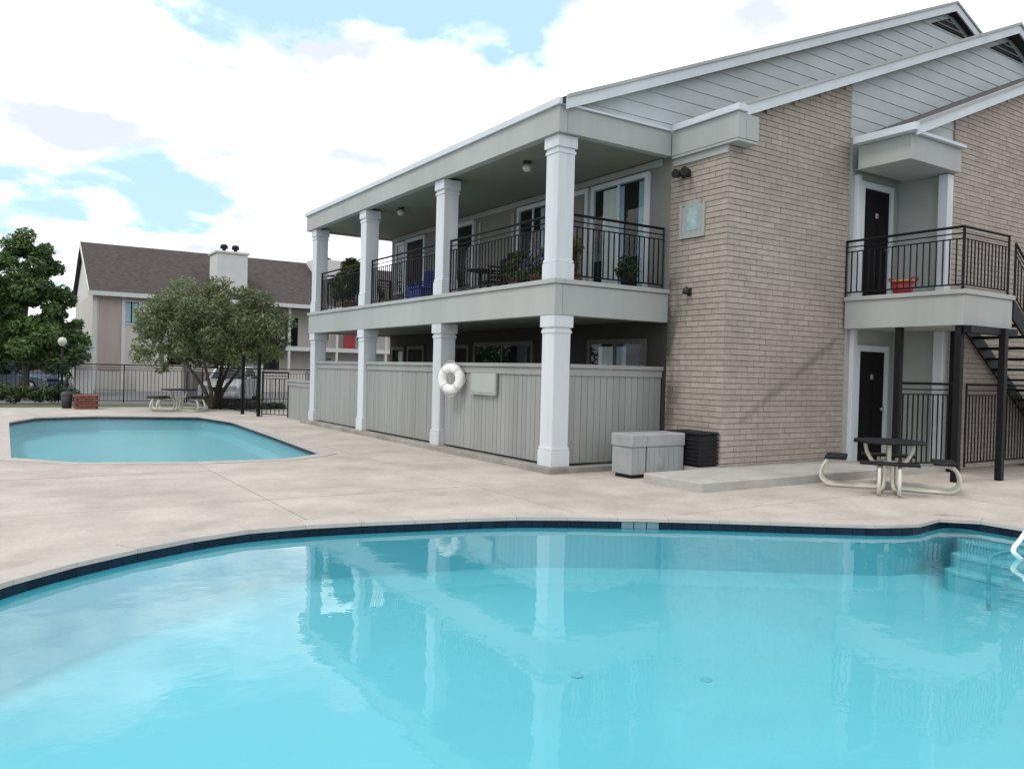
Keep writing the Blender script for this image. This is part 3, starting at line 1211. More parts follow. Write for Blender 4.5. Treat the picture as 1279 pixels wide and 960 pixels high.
lathe('lamp_shade', [(.02, .09), (.05, .06), (.075, -.02), (.07, -.03), (.001, .0)], (XW - .10, 10.23, 3.17), 'lamp_black', wl_, 12)
for i, y in enumerate((12.77, 18.38)):
    l_ = thing('porch_lamp', ('round ceiling lamp under the porch roof nearest the corner column', 'round ceiling lamp under the porch roof further along')[i], 'ceiling lamp', (8.55, y, 5.70), group='porch ceiling lamps')
    lathe('canopy', [(.001, 5.698), (.09, 5.698), (.08, 5.66), (.03, 5.65)], (8.55, y, 0), 'lamp_black', l_, 14)
    lathe('globe', [(.03, 5.65), (.08, 5.62), (.095, 5.57), (.07, 5.52), (.001, 5.50)], (8.55, y, 0), 'globe', l_, 14)

# ------------------------------------------------------------------ patio fences between the columns


def board_fence(p0, p1, z0, z1, label, group, face, cap=True, name='patio_fence', bw=.14, mat='fence_paint'):
    a, b = Vector((*p0, 0)), Vector((*p1, 0))
    L = (b - a).length
    d = (b - a) / L
    ang = math.atan2(d.y, d.x)
    t = thing(name, label, 'fence', (a.x, a.y, z0), ang, group)
    n = max(1, int(round(L / bw)))
    w = L / n
    s = face
    for k in range(n):
        o = bx('board', k * w + .004, (k + 1) * w - .004, -.011, .011, .0, z1 - z0 - .10, mat, t, .004)
        o.location.y += rnd.uniform(-.003, .003)
    for h in (.2, z1 - z0 - .3):
        bx('rail', .0, L, -s * .06 - .022, -s * .06 + .022, h, h + .09, mat, t)
    if cap:
        bx('face_board', .0, L, s * .026 - .012, s * .026 + .012, z1 - z0 - .20, z1 - z0 - .075, mat, t)
        bx('top_rail', -.002, L + .002, -.07, .07, z1 - z0 - .07, z1 - z0, mat, t)
    return t


GF = 'board fences closing the lower porch'
board_fence((XP + .13, YC[0] + .39), (XP + .13, YC[1] - .01), .14, 1.84, 'grey board patio fence panel with the life ring hung in front of it', GF, 1)
board_fence((XP + .13, YC[1] + .39), (XP + .13, YC[2] - .01), .14, 1.84, 'grey board patio fence panel second from the far end of the porch', GF, 1)
board_fence((XP + .13, YC[2] + .39), (XP + .13, YC[3] - .01), .14, 1.84, 'grey board patio fence panel at the far end of the porch', GF, 1)
board_fence((XP + .39, Y1 + .10), (XW - .015, Y1 + .10), .14, 1.84, 'grey board patio fence panel behind the grey cabinets beside the brick wall', GF, -1)
board_fence((XP + .25, 23.1), (XP + .25, 25.6), .0, 1.25, 'low grey board fence beyond the last porch column', 'low board fence', 1, name='low_fence')

# life ring with its backing board
ring = thing('life_ring', 'white life ring hanging on the grey patio fence', 'life ring', (XP, 14.12, 1.52))
ring.rotation_euler.z = R(24)
ring.scale = (.85, .85, .85)
ring.location = (XP - .07, 14.15, 1.51)
V, Fc = [], []
NR, NS = 32, 12
for i in range(NR):
    a = 2 * math.pi * i / NR
    for k in range(NS):
        b = 2 * math.pi * k / NS
        rr = .255 + .115 * math.cos(b)
        V.append((XP - .03 + .095 * math.sin(b), 14.12 + rr * math.cos(a), 1.52 + rr * math.sin(a)))
for i in range(NR):
    for k in range(NS):
        Fc.append((i * NS + k, ((i + 1) % NR) * NS + k, ((i + 1) % NR) * NS + (k + 1) % NS, i * NS + (k + 1) % NS))
part('ring', V, Fc, 'white_plastic', ring, smooth=True)
for i in range(4):
    a = math.pi / 4 + i * math.pi / 2
    c = (14.12 + .275 * math.cos(a), 1.52 + .275 * math.sin(a))
    vv = []
    for k in range(12):
        b = 2 * math.pi * k / 12
        for e in (-.11, .11):
            rr = .255 + .119 * math.cos(b)
            vv.append((XP - .03 + .099 * math.sin(b), 14.12 + rr * math.cos(a + e), 1.52 + rr * math.sin(a + e)))
    part('band', vv, [(2 * k, 2 * k + 1, (2 * k + 3) % 24, (2 * k + 2) % 24) for k in range(12)], 'rope', ring, smooth=True)
pts = [(XP - .05 + .02 * math.sin(i * 1.57), 14.12 + (.385 - .035 * math.cos(4 * (2 * math.pi * i / 48) + math.pi)) * math.cos(2 * math.pi * i / 48), 1.52 + (.385 - .035 * math.cos(4 * (2 * math.pi * i / 48) + math.pi)) * math.sin(2 * math.pi * i / 48)) for i in range(49)]
tube('grab_rope', pts, .009, 'rope', ring, 6)
bx('hook', XP - .06, XP + .10, 14.10, 14.14, 1.76, 1.79, 'lamp_black', ring)
sg = thing('rescue_board', 'blank grey board fixed to the fence beside the life ring', 'board', (XP + .1, 13.2, 1.2))
bx('panel', XP + .065, XP + .088, 12.72, 13.62, 1.27, 1.64, 'fascia', sg)
m = MB()
m.box(XP + .05, XP + .087, 12.67, 12.718, 1.23, 1.645).box(XP + .05, XP + .087, 12.72, 13.62, 1.225, 1.268)
m.build('edge_strip', 'grey_box', sg)

# ------------------------------------------------------------------ beside the brick wall: pad, cabinets, condenser
pad = bx('concrete_pad', 8.62, 13.56, 8.16, 9.385, -.03, .15, 'concrete', None, .02)
tag(pad, 'raised concrete pad along the foot of the brick wall', 'concrete pad')
for i, (xa, xb, lb) in enumerate(((8.68, 9.0, 'narrow pale grey utility cabinet at the foot of the patio fence'), (9.03, 9.86, 'wide pale grey utility cabinet beside the narrow one by the fence'))):
    cb = thing('utility_cabinet', lb, 'cabinet', (xa, 9.75, 0), group='grey cabinets by the fence')
    y0, y1 = 9.74, 10.22
    bx('body', xa, xb, y0, y1, .06, .50, 'grey_box', cb, .012)
    bx('lid', xa - .015, xb + .015, y0 - .02, y1 + .02, .502, .72, 'grey_box', cb, .02)
    bx('plinth', xa + .04, xb - .04, y0 + .05, y1 - .05, .0, .058, 'ac_dark', cb)
    k = xa + .04
    while k < xb - .08:
        bx('rib', k, k + .02, y0 - .008, y0 - .001, .10, .47, 'grey_box', cb, .002)
        k += .11
ac = thing('air_conditioner', 'dark louvred air conditioner unit tucked against the brick corner', 'air conditioner', (10.1, 9.7, .0))
bx('cabinet', 9.92, 10.36, 9.46, 10.2, .16, .70, 'black_plastic', ac, .02)
for k in range(7):
    bx('louvre', 9.90, 10.37, 9.44, 9.458, .21 + k * .065, .235 + k * .065, 'ac_dark', ac, .002)
    bx('louvre', 9.90, 9.918, 9.47, 10.19, .21 + k * .065, .235 + k * .065, 'ac_dark', ac, .002)
bx('top_cover', 9.90, 10.375, 9.44, 10.22, .702, .74, 'ac_dark', ac, .008)
bx('foot_pad', 9.88, 10.385, 9.40, 10.25, -.02, .158, 'concrete', ac)

# ------------------------------------------------------------------ picnic tables


def picnic(loc, rz, label, sc=1.0):
    t = thing('picnic_table', label, 'picnic table', loc, rz, 'picnic tables by the pools')
    t.scale = (sc, sc, 1)
    n = 8
    ra = .585
    poly = [(ra * math.cos(math.pi / 8 + i * math.pi / 4), ra * math.sin(math.pi / 8 + i * math.pi / 4)) for i in range(n)]
    tp = prism('table_top', poly, 'z', .735, .765, 'black_plastic', t)
    rimv = [(p[0] * 1.012, p[1] * 1.012, .745) for p in poly]
    tube('edge', rimv + [rimv[0]], .022, 'black_plastic', tp, 6)
    for i in range(4):
        a = i * math.pi / 2
        c, s = math.cos(a), math.sin(a)

        def W(r, o, z):
            return (r * c - o * s, r * s + o * c, z)
        # curved support from the hub up to the top
        tube('leg', smooth_path([W(.10, 0, .36), W(.22, 0, .40), W(.34, 0, .56), W(.38, 0, .735)], 5), .032, 'beige_pipe', t, 8)
        # ground loop that carries the seat
        for o in (-.15, .15):
            tube('seat_frame', smooth_path([W(.14, o * .35, .42), W(.12, o * .4, .20), W(.16, o * .5, .05), W(.30, o * .7, .03), W(.70, o, .03), W(.95, o, .035), W(1.06, o, .11), W(1.08, o, .22), W(1.02, o, .36), W(.90, o, .42), W(.70, o, .425)], 4), .028, 'beige_pipe', t, 8)
        st = prism('seat', [W(.68, -.44, 0)[:2], W(1.0, -.44, 0)[:2], W(1.0, .44, 0)[:2], W(.68, .44, 0)[:2]], 'z', .455, .485, 'black_plastic', t)
        loop = [W(.68, -.44, .47), W(1.0, -.44, .47), W(1.0, .44, .47), W(.68, .44, .47)]
        tube('edge', loop + [loop[0]], .02, 'black_plastic', st, 6)
    lathe('hub', [(.001, .33), (.11, .33), (.11, .45), (.001, .45)], (0, 0, 0), 'beige_pipe', t, 12)
    return t


picnic((11.72, 7.2, 0), math.atan2(-.84, .54), 'picnic table with beige pipe frame and dark top before the brick wall', .9)
picnic((5.6, 30.2, 0), math.atan2(-.84, .54), 'distant picnic table with dark top standing beyond the far pool')

# ------------------------------------------------------------------ stair and iron fence at the right
st = thing('metal_staircase', 'black metal staircase with open treads going up to the small balcony', 'staircase', (15.3, 7.6, 0))
NST, RUN = 16, .265
RISE = 3.17 / NST
for y in (7.15, 8.12):
    prism('stringer', [(15.31, 3.20), (15.31, 2.84), (15.31 + RUN * NST, -.02), (15.31 + RUN * NST + .2, -.02), (15.31 + RUN * NST + .2, .12)], 'y', y - .02, y + .02, 'black_metal', st)
for k in range(NST - 1):
    xa = 15.31 + RUN * k
    bx('tread', xa, xa + .29, 7.175, 8.095, 3.17 - RISE * (k + 1) - .045, 3.17 - RISE * (k + 1), 'black_metal', st, .003)
railing((15.36, 7.15), (15.31 + RUN * NST, 7.15), (3.17, .05), 1.02, st, name='handrail')
for (x, y) in ((13.70, 7.22), (13.72, 8.30), (14.72, 7.0), (15.2, 8.1)):
    bx('post', x - .055, x + .055, y - .055, y + .055, 0, 2.645 if y > 7.1 else 2.64, 'black_metal', st, .004)
bx('landing_beam', 13.64, 15.22, 7.0, 7.128, 2.52, 2.645, 'black_metal', st)
rw = thing('iron_fence', 'black iron fence between the stair posts under the small balcony', 'fence', (14.4, 8.2, 0))
railing((13.80, 8.34), (15.22, 8.02), .10, 1.55, rw, name='fence_panel')
railing((15.3, 7.9), (18.6, 7.9), .10, 1.55, rw, name='fence_panel')
bx('entry_slab', XB2 + .02, 15.24, Y3 - .1, YD - .01, -.03, .115, 'concrete', bld)

# ------------------------------------------------------------------ foliage helper


def leaf_cloud(centers, radii, n, size, squash=1.0, rs=nrs):
    centers = np.asarray(centers, float)
    radii = np.asarray(radii, float)
    w = radii ** 2
    idx = rs.choice(len(centers), n, p=w / w.sum())
    d = rs.normal(size=(n, 3))
    d /= np.linalg.norm(d, axis=1)[:, None]
    rr = radii[idx] * rs.uniform(.25, 1.0, n) ** .55
    p = centers[idx] + d * rr[:, None] * np.array([1, 1, squash])
    nrm = d * .5 + rs.normal(size=(n, 3)) * .6 + np.array([0, 0, .45])
    nrm /= np.linalg.norm(nrm, axis=1)[:, None]
    a = rs.normal(size=(n, 3))
    u = np.cross(nrm, a)
    u /= np.linalg.norm(u, axis=1)[:, None]
    v = np.cross(nrm, u)
    s = size * rs.uniform(.6, 1.35, n)[:, None]
    q = np.stack([p - u * s, p + v * s * .45, p + u * s, p - v * s * .45], 1).reshape(-1, 3)
    f = np.arange(4 * n).reshape(-1, 4)
    clump = rs.uniform(0, 1, len(centers))
    tint = np.clip(.65 * clump[idx] + .35 * rs.uniform(0, 1, n), 0, 1)
    return q, f, tint


def tree(name, label, loc, trunks, crown, leaf, n, size, cat='tree', squash=.8, group=None):
    """trunks: list of point lists (relative); crown: list of (x,y,z,r) clumps"""
    t = thing(name, label, cat, loc, group=group)
    L = np.array(loc)
    tm = MB()
    for pts, r0, r1 in trunks:
        P = smooth_path([tuple(L + np.array(p)) for p in pts], 4)
        k = len(P)
        tm.tube(P, [r0 + (r1 - r0) * i / (k - 1) for i in range(k)], 7)
    tm.build('trunk', 'bark', t, smooth=True)
    c = np.array(crown)
    q, f, ti = leaf_cloud(c[:, :3] + L, c[:, 3], n, size, squash)
    part('crown', q, f, leaf, t, tint=ti, kind=None)
    return t


def clumps(n, cx, cy, cz, rx, ry, rz, r0, r1, rs, shape=None):
    out = []
    while len(out) < n:
        p = rs.uniform(-1, 1, 3)
        q = np.linalg.norm(p)
        if q > 1 or q < .25:
            continue
        if shape and not shape(p):
            continue
        out.append((cx + p[0] * rx, cy + p[1] * ry, cz + p[2] * rz, rs.uniform(r0, r1)))
    return out


# olive-like tree by the far pool gate
rs1 = np.random.RandomState(3)
ct = clumps(125, 0, 0, 2.95, 2.6, 2.2, 1.65, .35, .70, rs1, lambda p: p[2] > -.75 + .3 * abs(p[0]))
ct += [(2.2, 0, 2.2, .55), (2.5, .2, 2.7, .5), (-2.3, 0, 2.3, .6), (-2.5, .1, 1.9, .45), (-1.9, -.3, 1.6, .4), (1.5, -.3, 2.0, .5)]
tr = []
for k, (dx, dy) in enumerate(((-1.3, .2), (-.6, -.5), (.5, .4), (1.35, -.2), (.9, .6))):
    tr.append(([(0.05 * k - .1, 0, -.05), (dx * .25, dy * .3, .7), (dx * .65, dy * .7, 1.5), (dx, dy, 2.4), (dx * 1.35, dy * 1.4, 3.3)], .09, .02))
tree('olive_tree', 'grey green spreading tree with several stems beyond the far pool', (7.05, 31.3, 0), tr, ct, 'leaf_olive', 50000, .065)

# tall tree at the left edge
rs2 = np.random.RandomState(5)
ct = []
for k in range(85):
    h = rs2.uniform(0, 1)
    R0 = 2.7 * (1 - h ** 2.2) ** .8 * (.55 + .45 * min(1, h * 5 + .3))
    a = rs2.uniform(0, 6.283)
    rr = R0 * rs2.uniform(.3, 1) ** .5
    ct.append((rr * math.cos(a), rr * math.sin(a), 1.3 + 6.2 * h, rs2.uniform(.40, .85) * (1 - .35 * h)))
for k in range(40):
    h = rs2.uniform(0, .75)
    a = rs2.uniform(0, 6.283)
    rr = 2.2 * (1 - h * .8) * rs2.uniform(0, 1) ** .5
    ct.append((rr * math.cos(a), rr * math.sin(a), 1.4 + 6.2 * h, rs2.uniform(.35, .6)))
ct += [(0, 0, 7.9, .5), (-.4, 0, 7.4, .7), (.9, 0, 7.3, .45), (1.3, 0, 6.4, .5)]
tree('broadleaf_tree', 'tall dark green broadleaf tree at the left edge of the view', (1.4, 47.0, -.05),
     [([(0, 0, -.1), (.1, 0, 1.5), (0, .1, 4), (.1, 0, 7.5)], .22, .05), ([(.05, 0, 2.2), (1.0, .2, 3.6), (1.8, .3, 4.9)], .1, .03), ([(.05, 0, 2.4), (-1.0, -.2, 3.8), (-1.9, -.3, 5.0)], .1, .03), ([(.05, 0, 3.5), (.2, 1.0, 5.0), (.3, 1.8, 6.0)], .08, .03)],
     ct, 'leaf_dark', 40000, .12)
ct = []
for k in range(55):
    h = rs2.uniform(0, 1)
    R0 = 3.0 * (1 - h) ** .6
    a = rs2.uniform(0, 6.283)
    rr = R0 * rs2.uniform(.3, 1) ** .5
    ct.append((rr * math.cos(a), rr * math.sin(a), 2.3 + 4.6 * h, rs2.uniform(.5, .9)))
tree('broadleaf_tree', 'lower dark tree partly cut by the left edge behind the tall tree', (-1.6, 52.0, -.05), [([(0, 0, -.1), (.1, 0, 1.5), (0, .1, 5)], .2, .05)], ct, 'leaf_dark', 14000, .16)

# hedge along the lawn
q, f, ti = leaf_cloud([(x, 36.4 + rs1.uniform(-.25, .25), .25 + rs1.uniform(0, .3)) for x in np.arange(-5.2, 2.9, .22)], [.34] * len(np.arange(-5.2, 2.9, .22)), 9000, .07, .9)
hd = thing('hedge', 'low clipped dark hedge in front of the parked cars at left', 'hedge', (-1, 36.4, 0))
part('foliage', q, f, 'leaf_bed', hd, tint=ti)
q, f, ti = leaf_cloud([(x, 31.0 + rs1.uniform(-.3, .3), .08) for x in np.arange(7.2, 9.6, .15)], [.22] * len(np.arange(7.2, 9.6, .15)), 3500, .06, .8)
hd = thing('flower_bed', 'low green planting at the foot of the spreading tree', 'plants', (8.4, 31, 0))
part('foliage', q, f, 'leaf_bed', hd, tint=ti)
# dark tree line closing the view behind the car park
tl = []
tl_r = []
for x in np.arange(-26, 4.4, .8):
    for z in (.6, 1.8, 2.9):
        tl.append((x + rs1.uniform(-.6, .6), 60 + rs1.uniform(-1.2, 1.2), z + rs1.uniform(-.5, .5)))
        tl_r.append(rs1.uniform(.9, 1.5))
q, f, ti = leaf_cloud(tl, tl_r, 20000, .22)
o = part('tree_line', q, f, 'leaf_dark', None, tint=ti, kind='stuff')
tag(o, 'dark mass of shrubs and trees behind the parked cars', 'shrubs')

# ------------------------------------------------------------------ far fence, gate, pier, lamp


def iron_run(label, p0, p1, z1, group, npanel=1):
    t = thing('iron_fence', label, 'fence', (p0[0], p0[1], 0), group=group)
    a, b = Vector((*p0, 0)), Vector((*p1, 0))
    for k in range(npanel):
        q0, q1 = a.lerp(b, k / npanel), a.lerp(b, (k + 1) / npanel)
        railing((q0.x, q0.y), (q1.x, q1.y), 0, z1, t, name='fence_panel', step=.14, r=.009)
    return t


GI = 'iron fences round the pool deck'
iron_run('black iron fence running across the back of the far pool terrace', (-7.0, 36.9), (6.9, 35.9), 1.55, GI, 6)
iron_run('black iron fence leading from the gate to the back fence', (7.22, 28.0), (6.95, 35.8), 1.55, GI, 3)
iron_run('short black iron fence between the gate and the low grey board fence', (7.45, 26.35), (8.1, 25.7), 1.45, GI, 1)
iron_run('black iron fence far beyond the gate in front of the far building', (8.2, 38.0), (16.0, 38.0), 1.5, GI, 3)
gt = thing('iron_gate', 'black iron gate with tall posts beside the far pool', 'gate', (7.3, 27.2, 0), group=None)
for (x, y, h) in ((7.22, 27.85, 1.95), (7.38, 26.5, 2.05)):
    p = bx('post', x - .05, x + .05, y - .05, y + .05, -.03, h, 'black_metal', gt)
    lathe('post_cap', [(.001, h), (.075, h), (.06, h + .05), (.001, h + .09)], (x, y, 0), 'black_metal', p, 8)
railing((7.24, 27.78), (7.37, 26.57), .05, 1.5, gt, posts=True, name='gate_leaf')

pier = thing('gate_pier', 'pale masonry pier standing left of the far building', 'pier', (4.1, 47.5, 0))
bx('shaft', 3.70, 4.52, 47.1, 47.9, -.05, 2.35, 'house_pale', pier, .02)
bx('cap', 3.64, 4.58, 47.04, 47.96, 2.352, 2.45, 'house_wall', pier, .02)
lp = thing('globe_lamp', 'pale globe lamp on a dark post in front of the tall tree', 'lamp', (2.75, 42.0, 0))
tube('post', [(2.75, 42, -.05), (2.75, 42, 2.35)], .05, 'black_metal', lp, 8)
lathe('globe', [(.05, 2.33), (.12, 2.37), (.18, 2.48), (.19, 2.57), (.13, 2.69), (.04, 2.73), (.001, 2.735)], (2.75, 42, 0), 'globe', lp, 14)
rp = thing('brick_planter', 'low red brick planter at the back of the far pool deck', 'planter', (2.85, 32.3, 0))
for zi in range(5):
    for k in range(3):
        xo = 2.5 + k * .225 + (.11 if zi % 2 else 0)
        bx('brick', xo, xo + .215, 31.9, 32.0, zi * .09 - .02, zi * .09 + .06, 'red_brick', rp, .005)
bx('core', 2.52, 3.24, 31.99, 32.6, -.02, .42, 'red_brick', rp)
bx('cap_stone', 2.47, 3.29, 31.88, 32.65, .422, .47, 'red_brick', rp, .01)
bn = thing('trash_can', 'small dark trash can standing left of the red brick planter', 'trash can', (2.3, 32.6, 0))
lathe('body', [(.001, -.02), (.15, -.02), (.19, .45), (.001, .45)], (2.3, 32.6, 0), 'pot_dark', bn, 14)
lathe('lid', [(.20, .452), (.20, .50), (.12, .57), (.001, .58)], (2.3, 32.6, 0), 'pot_dark', bn, 14)

# ------------------------------------------------------------------ far building
fb = thing('far_apartment_building', 'distant two storey building with dark shingle roof and a pale wide chimney', 'building', (12, 55, 0))
FX0, FX1, FY = 5.2, 34.0, 55.0
bx('wall', FX0, 9.0, FY, FY + 12, -.3, 5.75, 'house_wall', fb, 0)
bx('wall', 9.0, FX1, FY + 1.8, FY + 12, -.3, 5.75, 'house_wall', fb, 0)
bx('pink_panel', FX0 + .35, FX0 + 1.55, FY - .03, FY - .003, 1.1, 5.5, 'house_pink', fb, 0)
for x in (FX0 + .02, FX0 + 1.6, FX0 + 3.55):
    bx('trim_board', x, x + .2, FY - .06, FY - .004, -.2, 5.7, 'house_pale', fb, 0)
rf = prism('roof', [(FY - .5, 5.72), (61, 9.45), (67.6, 5.6), (67.6, 5.8), (61, 9.65), (FY - .5, 5.92)], 'x', FX0 - .25, FX1, 'far_shingle', fb)
bx('eave_fascia', FX0 - .26, FX1, FY - .56, FY - .503, 5.66, 5.93, 'house_pale', rf, 0)
prism('gable_wall', [(FY, 5.75), (67, 5.75), (61, 9.4)], 'x', FX0, FX0 + .2, 'house_pale', fb)
prism('rake_board', [(FY - .5, 5.6), (61, 9.4), (61, 9.68), (FY - .5, 5.94)], 'x', FX0 - .30, FX0 - .252, 'house_pale', rf)
ch = bx('chimney', 12.5, 14.5, FY + .3, FY + 2.4, 5.5, 9.05, 'house_pale', fb, .02)
bx('chimney_cap', 12.4, 14.6, FY + .2, FY + 2.5, 9.052, 9.2, 'house_pale', ch, .02)
for x in (13.15, 13.9):
    lathe('flue_cap', [(.12, 9.2), (.12, 9.45), (.25, 9.46), (.25, 9.65), (.15, 9.75), (.001, 9.76)], (x, FY + 1.2, 0), 'ac_dark', ch, 10)
for x in (21.2, 22.2):
    lathe('roof_vent', [(.12, 8.0), (.12, 9.9), (.24, 9.92), (.24, 10.15), (.001, 10.25)], (x, FY + 6, 0), 'ac_dark', rf, 10)
cx = bx('chimney', 20.4, 23.0, FY + 3.5, FY + 5.8, 6.5, 9.75, 'house_pale', fb, .02)


def fwin(x0, x1, z0, z1, y, m='car_glass', ncol=2):
    w = bx('window', x0, x1, y - .03, y - .004, z0, z1, 'dark_inside', fb, 0)
    k = (x1 - x0) / ncol
    for i in range(ncol):
        bx('pane', x0 + i * k + .04, x0 + (i + 1) * k - .04, y - .045, y - .032, z0 + .05, z1 - .05, m, w, 0)
    b = MB()
    b.box(x0 - .09, x0, y - .07, y - .003, z0 - .09, z1 + .09).box(x1, x1 + .09, y - .07, y - .003, z0 - .09, z1 + .09).box(x0, x1, y - .07, y - .003, z1, z1 + .09).box(x0, x1, y - .07, y - .003, z0 - .09, z0)
    b.build('frame', 'house_pale', w)


fwin(6.95, 7.75, 4.1, 5.4, FY, 'curtain_blue')
fwin(7.95, 8.6, 4.1, 5.4, FY, 'curtain')
for x0, x1, z0, z1 in ((11.2, 12.4, 3.9, 5.2), (16.0, 17.0, 3.3, 5.3), (19.6, 20.8, 3.6, 5.2), (23, 24.4, 3.6, 5.2), (16.0, 17.2, .8, 2.3), (19.6, 21, .8, 2.3)):
    fwin(x0, x1, z0, z1, FY + 1.8)
d = bx('door', 9.75, 10.65, FY + 1.74, FY + 1.797, -.3, 2.0, 'dark_door', fb, 0)
d = bx('door', 17.6, 18.5, FY + 1.74, FY + 1.797, 3.1, 5.1, 'dark_door', fb, 0)
bx('red_panel', 21.7, 22.6, FY + 1.0, FY + 1.05, 3.0, 4.3, 'house_red', fb, 0)
bx('balcony_slab', 9.02, FX1, FY - .1, FY + 1.79, 2.72, 3.0, 'house_pale', fb, 0)
for x in (9.3, 10.85, 15.4, 17.25, 18.85, 20.7, 22.6, 24.5):
    bx('porch_post', x, x + .16, FY - .08, FY + .08, -.3, 2.715, 'house_pale', fb, 0)
    bx('porch_post', x, x + .16, FY - .08, FY + .08, 3.002, 5.7, 'house_pale', fb, 0)
bx('low_wall', 7.3, 9.8, FY - 3.0, FY - 2.9, -.3, 1.55, 'house_wall', fb, 0)
bx('low_wall', 11.0, 17.5, FY - 3.0, FY - 2.9, -.3, 1.35, 'house_wall', fb, 0)

# ------------------------------------------------------------------ parked cars


def car(loc, rz, paint, label, L=4.5, H=1.45, W=1.78, hood=.30):
    t = thing('parked_car', label, 'car', loc, rz, 'parked cars')
    hw = W / 2
    h1 = .62 * H
    prof = [(-L / 2, .32), (-L / 2 + .02, h1 * .78), (-L / 2 + .12, h1), (L / 2 - 1.35, h1 + .02), (L / 2 - .25, h1 * .86), (L / 2 - .03, h1 * .70), (L / 2, .34), (L / 2 - .1, .22), (-L / 2 + .1, .22)]
    V, Fc = [], []
    n = len(prof)
    for y, k in ((-hw, .96), (-hw * .93, 1.0), (hw * .93, 1.0), (hw, .96)):
        for (x, z) in prof:
            V.append((x * (1 if abs(y) < hw * .95 else .985), y, z if abs(y) < hw * .95 else .24 + (z - .24) * k))
    for s in range(3):
        for i in range(n):
            Fc.append((s * n + i, s * n + (i + 1) % n, (s + 1) * n + (i + 1) % n, (s + 1) * n + i))
    Fc += [tuple(range(n - 1, -1, -1)), tuple(3 * n + i for i in range(n))]
    b = part('body', V, Fc, paint, t)
    cab = [(-L / 2 + .35, h1 + .0), (-L / 2 + 1.05, H), (L / 2 - 2.15, H), (L / 2 - 1.25, h1 + .01)]
    V = [(x, -hw * (.92 if i in (0, 3) else .76), z) for i, (x, z) in enumerate(cab)] + [(x, hw * (.92 if i in (0, 3) else .76), z) for i, (x, z) in enumerate(cab)]
    Fc = [(0, 1, 2, 3), (7, 6, 5, 4), (0, 4, 5, 1), (1, 5, 6, 2), (2, 6, 7, 3)]
    c = part('cabin', V, Fc, paint, t)

    def inset(ids, name, k=.86, out=.012):
        P = [Vector(V[i]) for i in ids]
        ce = sum(P, Vector()) / 4
        nn = (P[1] - P[0]).cross(P[2] - P[0]).normalized()
        if nn.dot(ce - Vector((-.3, 0, h1))) < 0:
            nn = -nn
        pp = [ce + (q - ce) * k + nn * out for q in P]
        pb = [ce + (q - ce) * k - nn * .01 for q in P]
        part(name, pp + pb, [(0, 1, 2, 3), (0, 4, 5, 1), (1, 5, 6, 2), (2, 6, 7, 3), (3, 7, 4, 0)], 'car_glass', c)
    inset((0, 1, 2, 3), 'side_window')
    inset((4, 5, 6, 7), 'side_window')
    inset((2, 3, 7, 6), 'windscreen')
    inset((0, 1, 5, 4), 'rear_window')
    for x in (-L * .30, L * .31):
        for s in (-1, 1):
            w = lathe('wheel', [(.20, -.10), (.31, -.10), (.32, -.06), (.32, .06), (.31, .10), (.20, .10)], (x, s * (hw - .08), .32), 'tyre', t, 18, axis='y')
            lathe('rim', [(.001, -.108), (.20, -.104), (.20, .104), (.001, .108)], (x, s * (hw - .08), .32), 'rim', w, 14, axis='y')
    for s in (-1, 1):
        bx('headlight', L / 2 - .12, L / 2 - .01, s * hw * .68 - .16, s * hw * .68 + .16, h1 * .62, h1 * .78, 'headlight', t, .02)
        bx('tail_light', -L / 2 - .005, -L / 2 + .06, s * hw * .72 - .14, s * hw * .72 + .14, h1 * .62, h1 * .84, 'taillight', t, .02)
        bx('mirror', L / 2 - 1.75, L / 2 - 1.58, s * (hw + .06) - .09, s * (hw + .06) + .09, h1 + .02, h1 + .15, paint, t, .03)
    bx('bumper', L / 2 - .06, L / 2 + .04, -hw * .9, hw * .9, .27, .46, paint, t, .03)
    bx('grille', L / 2 - .04, L / 2 + .012, -hw * .4, hw * .4, h1 * .52, h1 * .70, 'black_plastic', t, .01)
    return t


car((.2, 50.0, -.05), R(12), 'car_silver', 'silver blue parked car at the far left behind the hedge')
car((2.2, 55.5, -.05), R(-70), 'car_dark', 'dark blue parked car beneath the tall tree')
car((9.55, 38.9, -.05), R(-118), 'car_white', 'white parked car seen behind the spreading tree and gate', H=1.62)

# ------------------------------------------------------------------ things on the porch and balcony


def pot_plant(loc, h, spread, label, n=900, size=.05, leaf='leaf_pot', pr=.16, pot='terracotta', flower=None):
    t = thing('potted_plant', label, 'plant', loc, group='plants on the upper porch')
    x, y, z = loc
    ph = pr * 1.6
    p = lathe('pot', [(.001, z), (pr * .7, z), (pr, z + ph), (pr * 1.08, z + ph), (pr * 1.08, z + ph * .88 + .03), (pr * .9, z + ph - .02), (.001, z + ph - .02)], (x, y, 0), pot, t, 14)
    rs = np.random.RandomState(int(y * 100) % 9999)
    cs = [(x + rs.uniform(-1, 1) * spread * .6, y + rs.uniform(-1, 1) * spread * .6, z + ph + rs.uniform(.1, 1) * (h - ph - .1)) for _ in range(12)]
    q, f, ti = leaf_cloud(cs, [spread * .5] * 12, n, size, .9, rs)
    part('foliage', q, f, leaf, t, tint=ti)
    m = MB()
    for c in cs[:6]:
        m.tube([(x, y, z + ph - .03), (x * .4 + c[0] * .6, y * .4 + c[1] * .6, (z + ph) * .4 + c[2] * .6), c], .007, 5)
    m.build('stem', 'bark', t)
    if flower:
        rs = np.random.RandomState(4)
        q, f, ti = leaf_cloud([(c[0], c[1], c[2] + spread * .25) for c in cs], [spread * .35] * 12, n // 2, size * .9, .8, rs)
        part('flowers', q, f, flower, t)
    return t


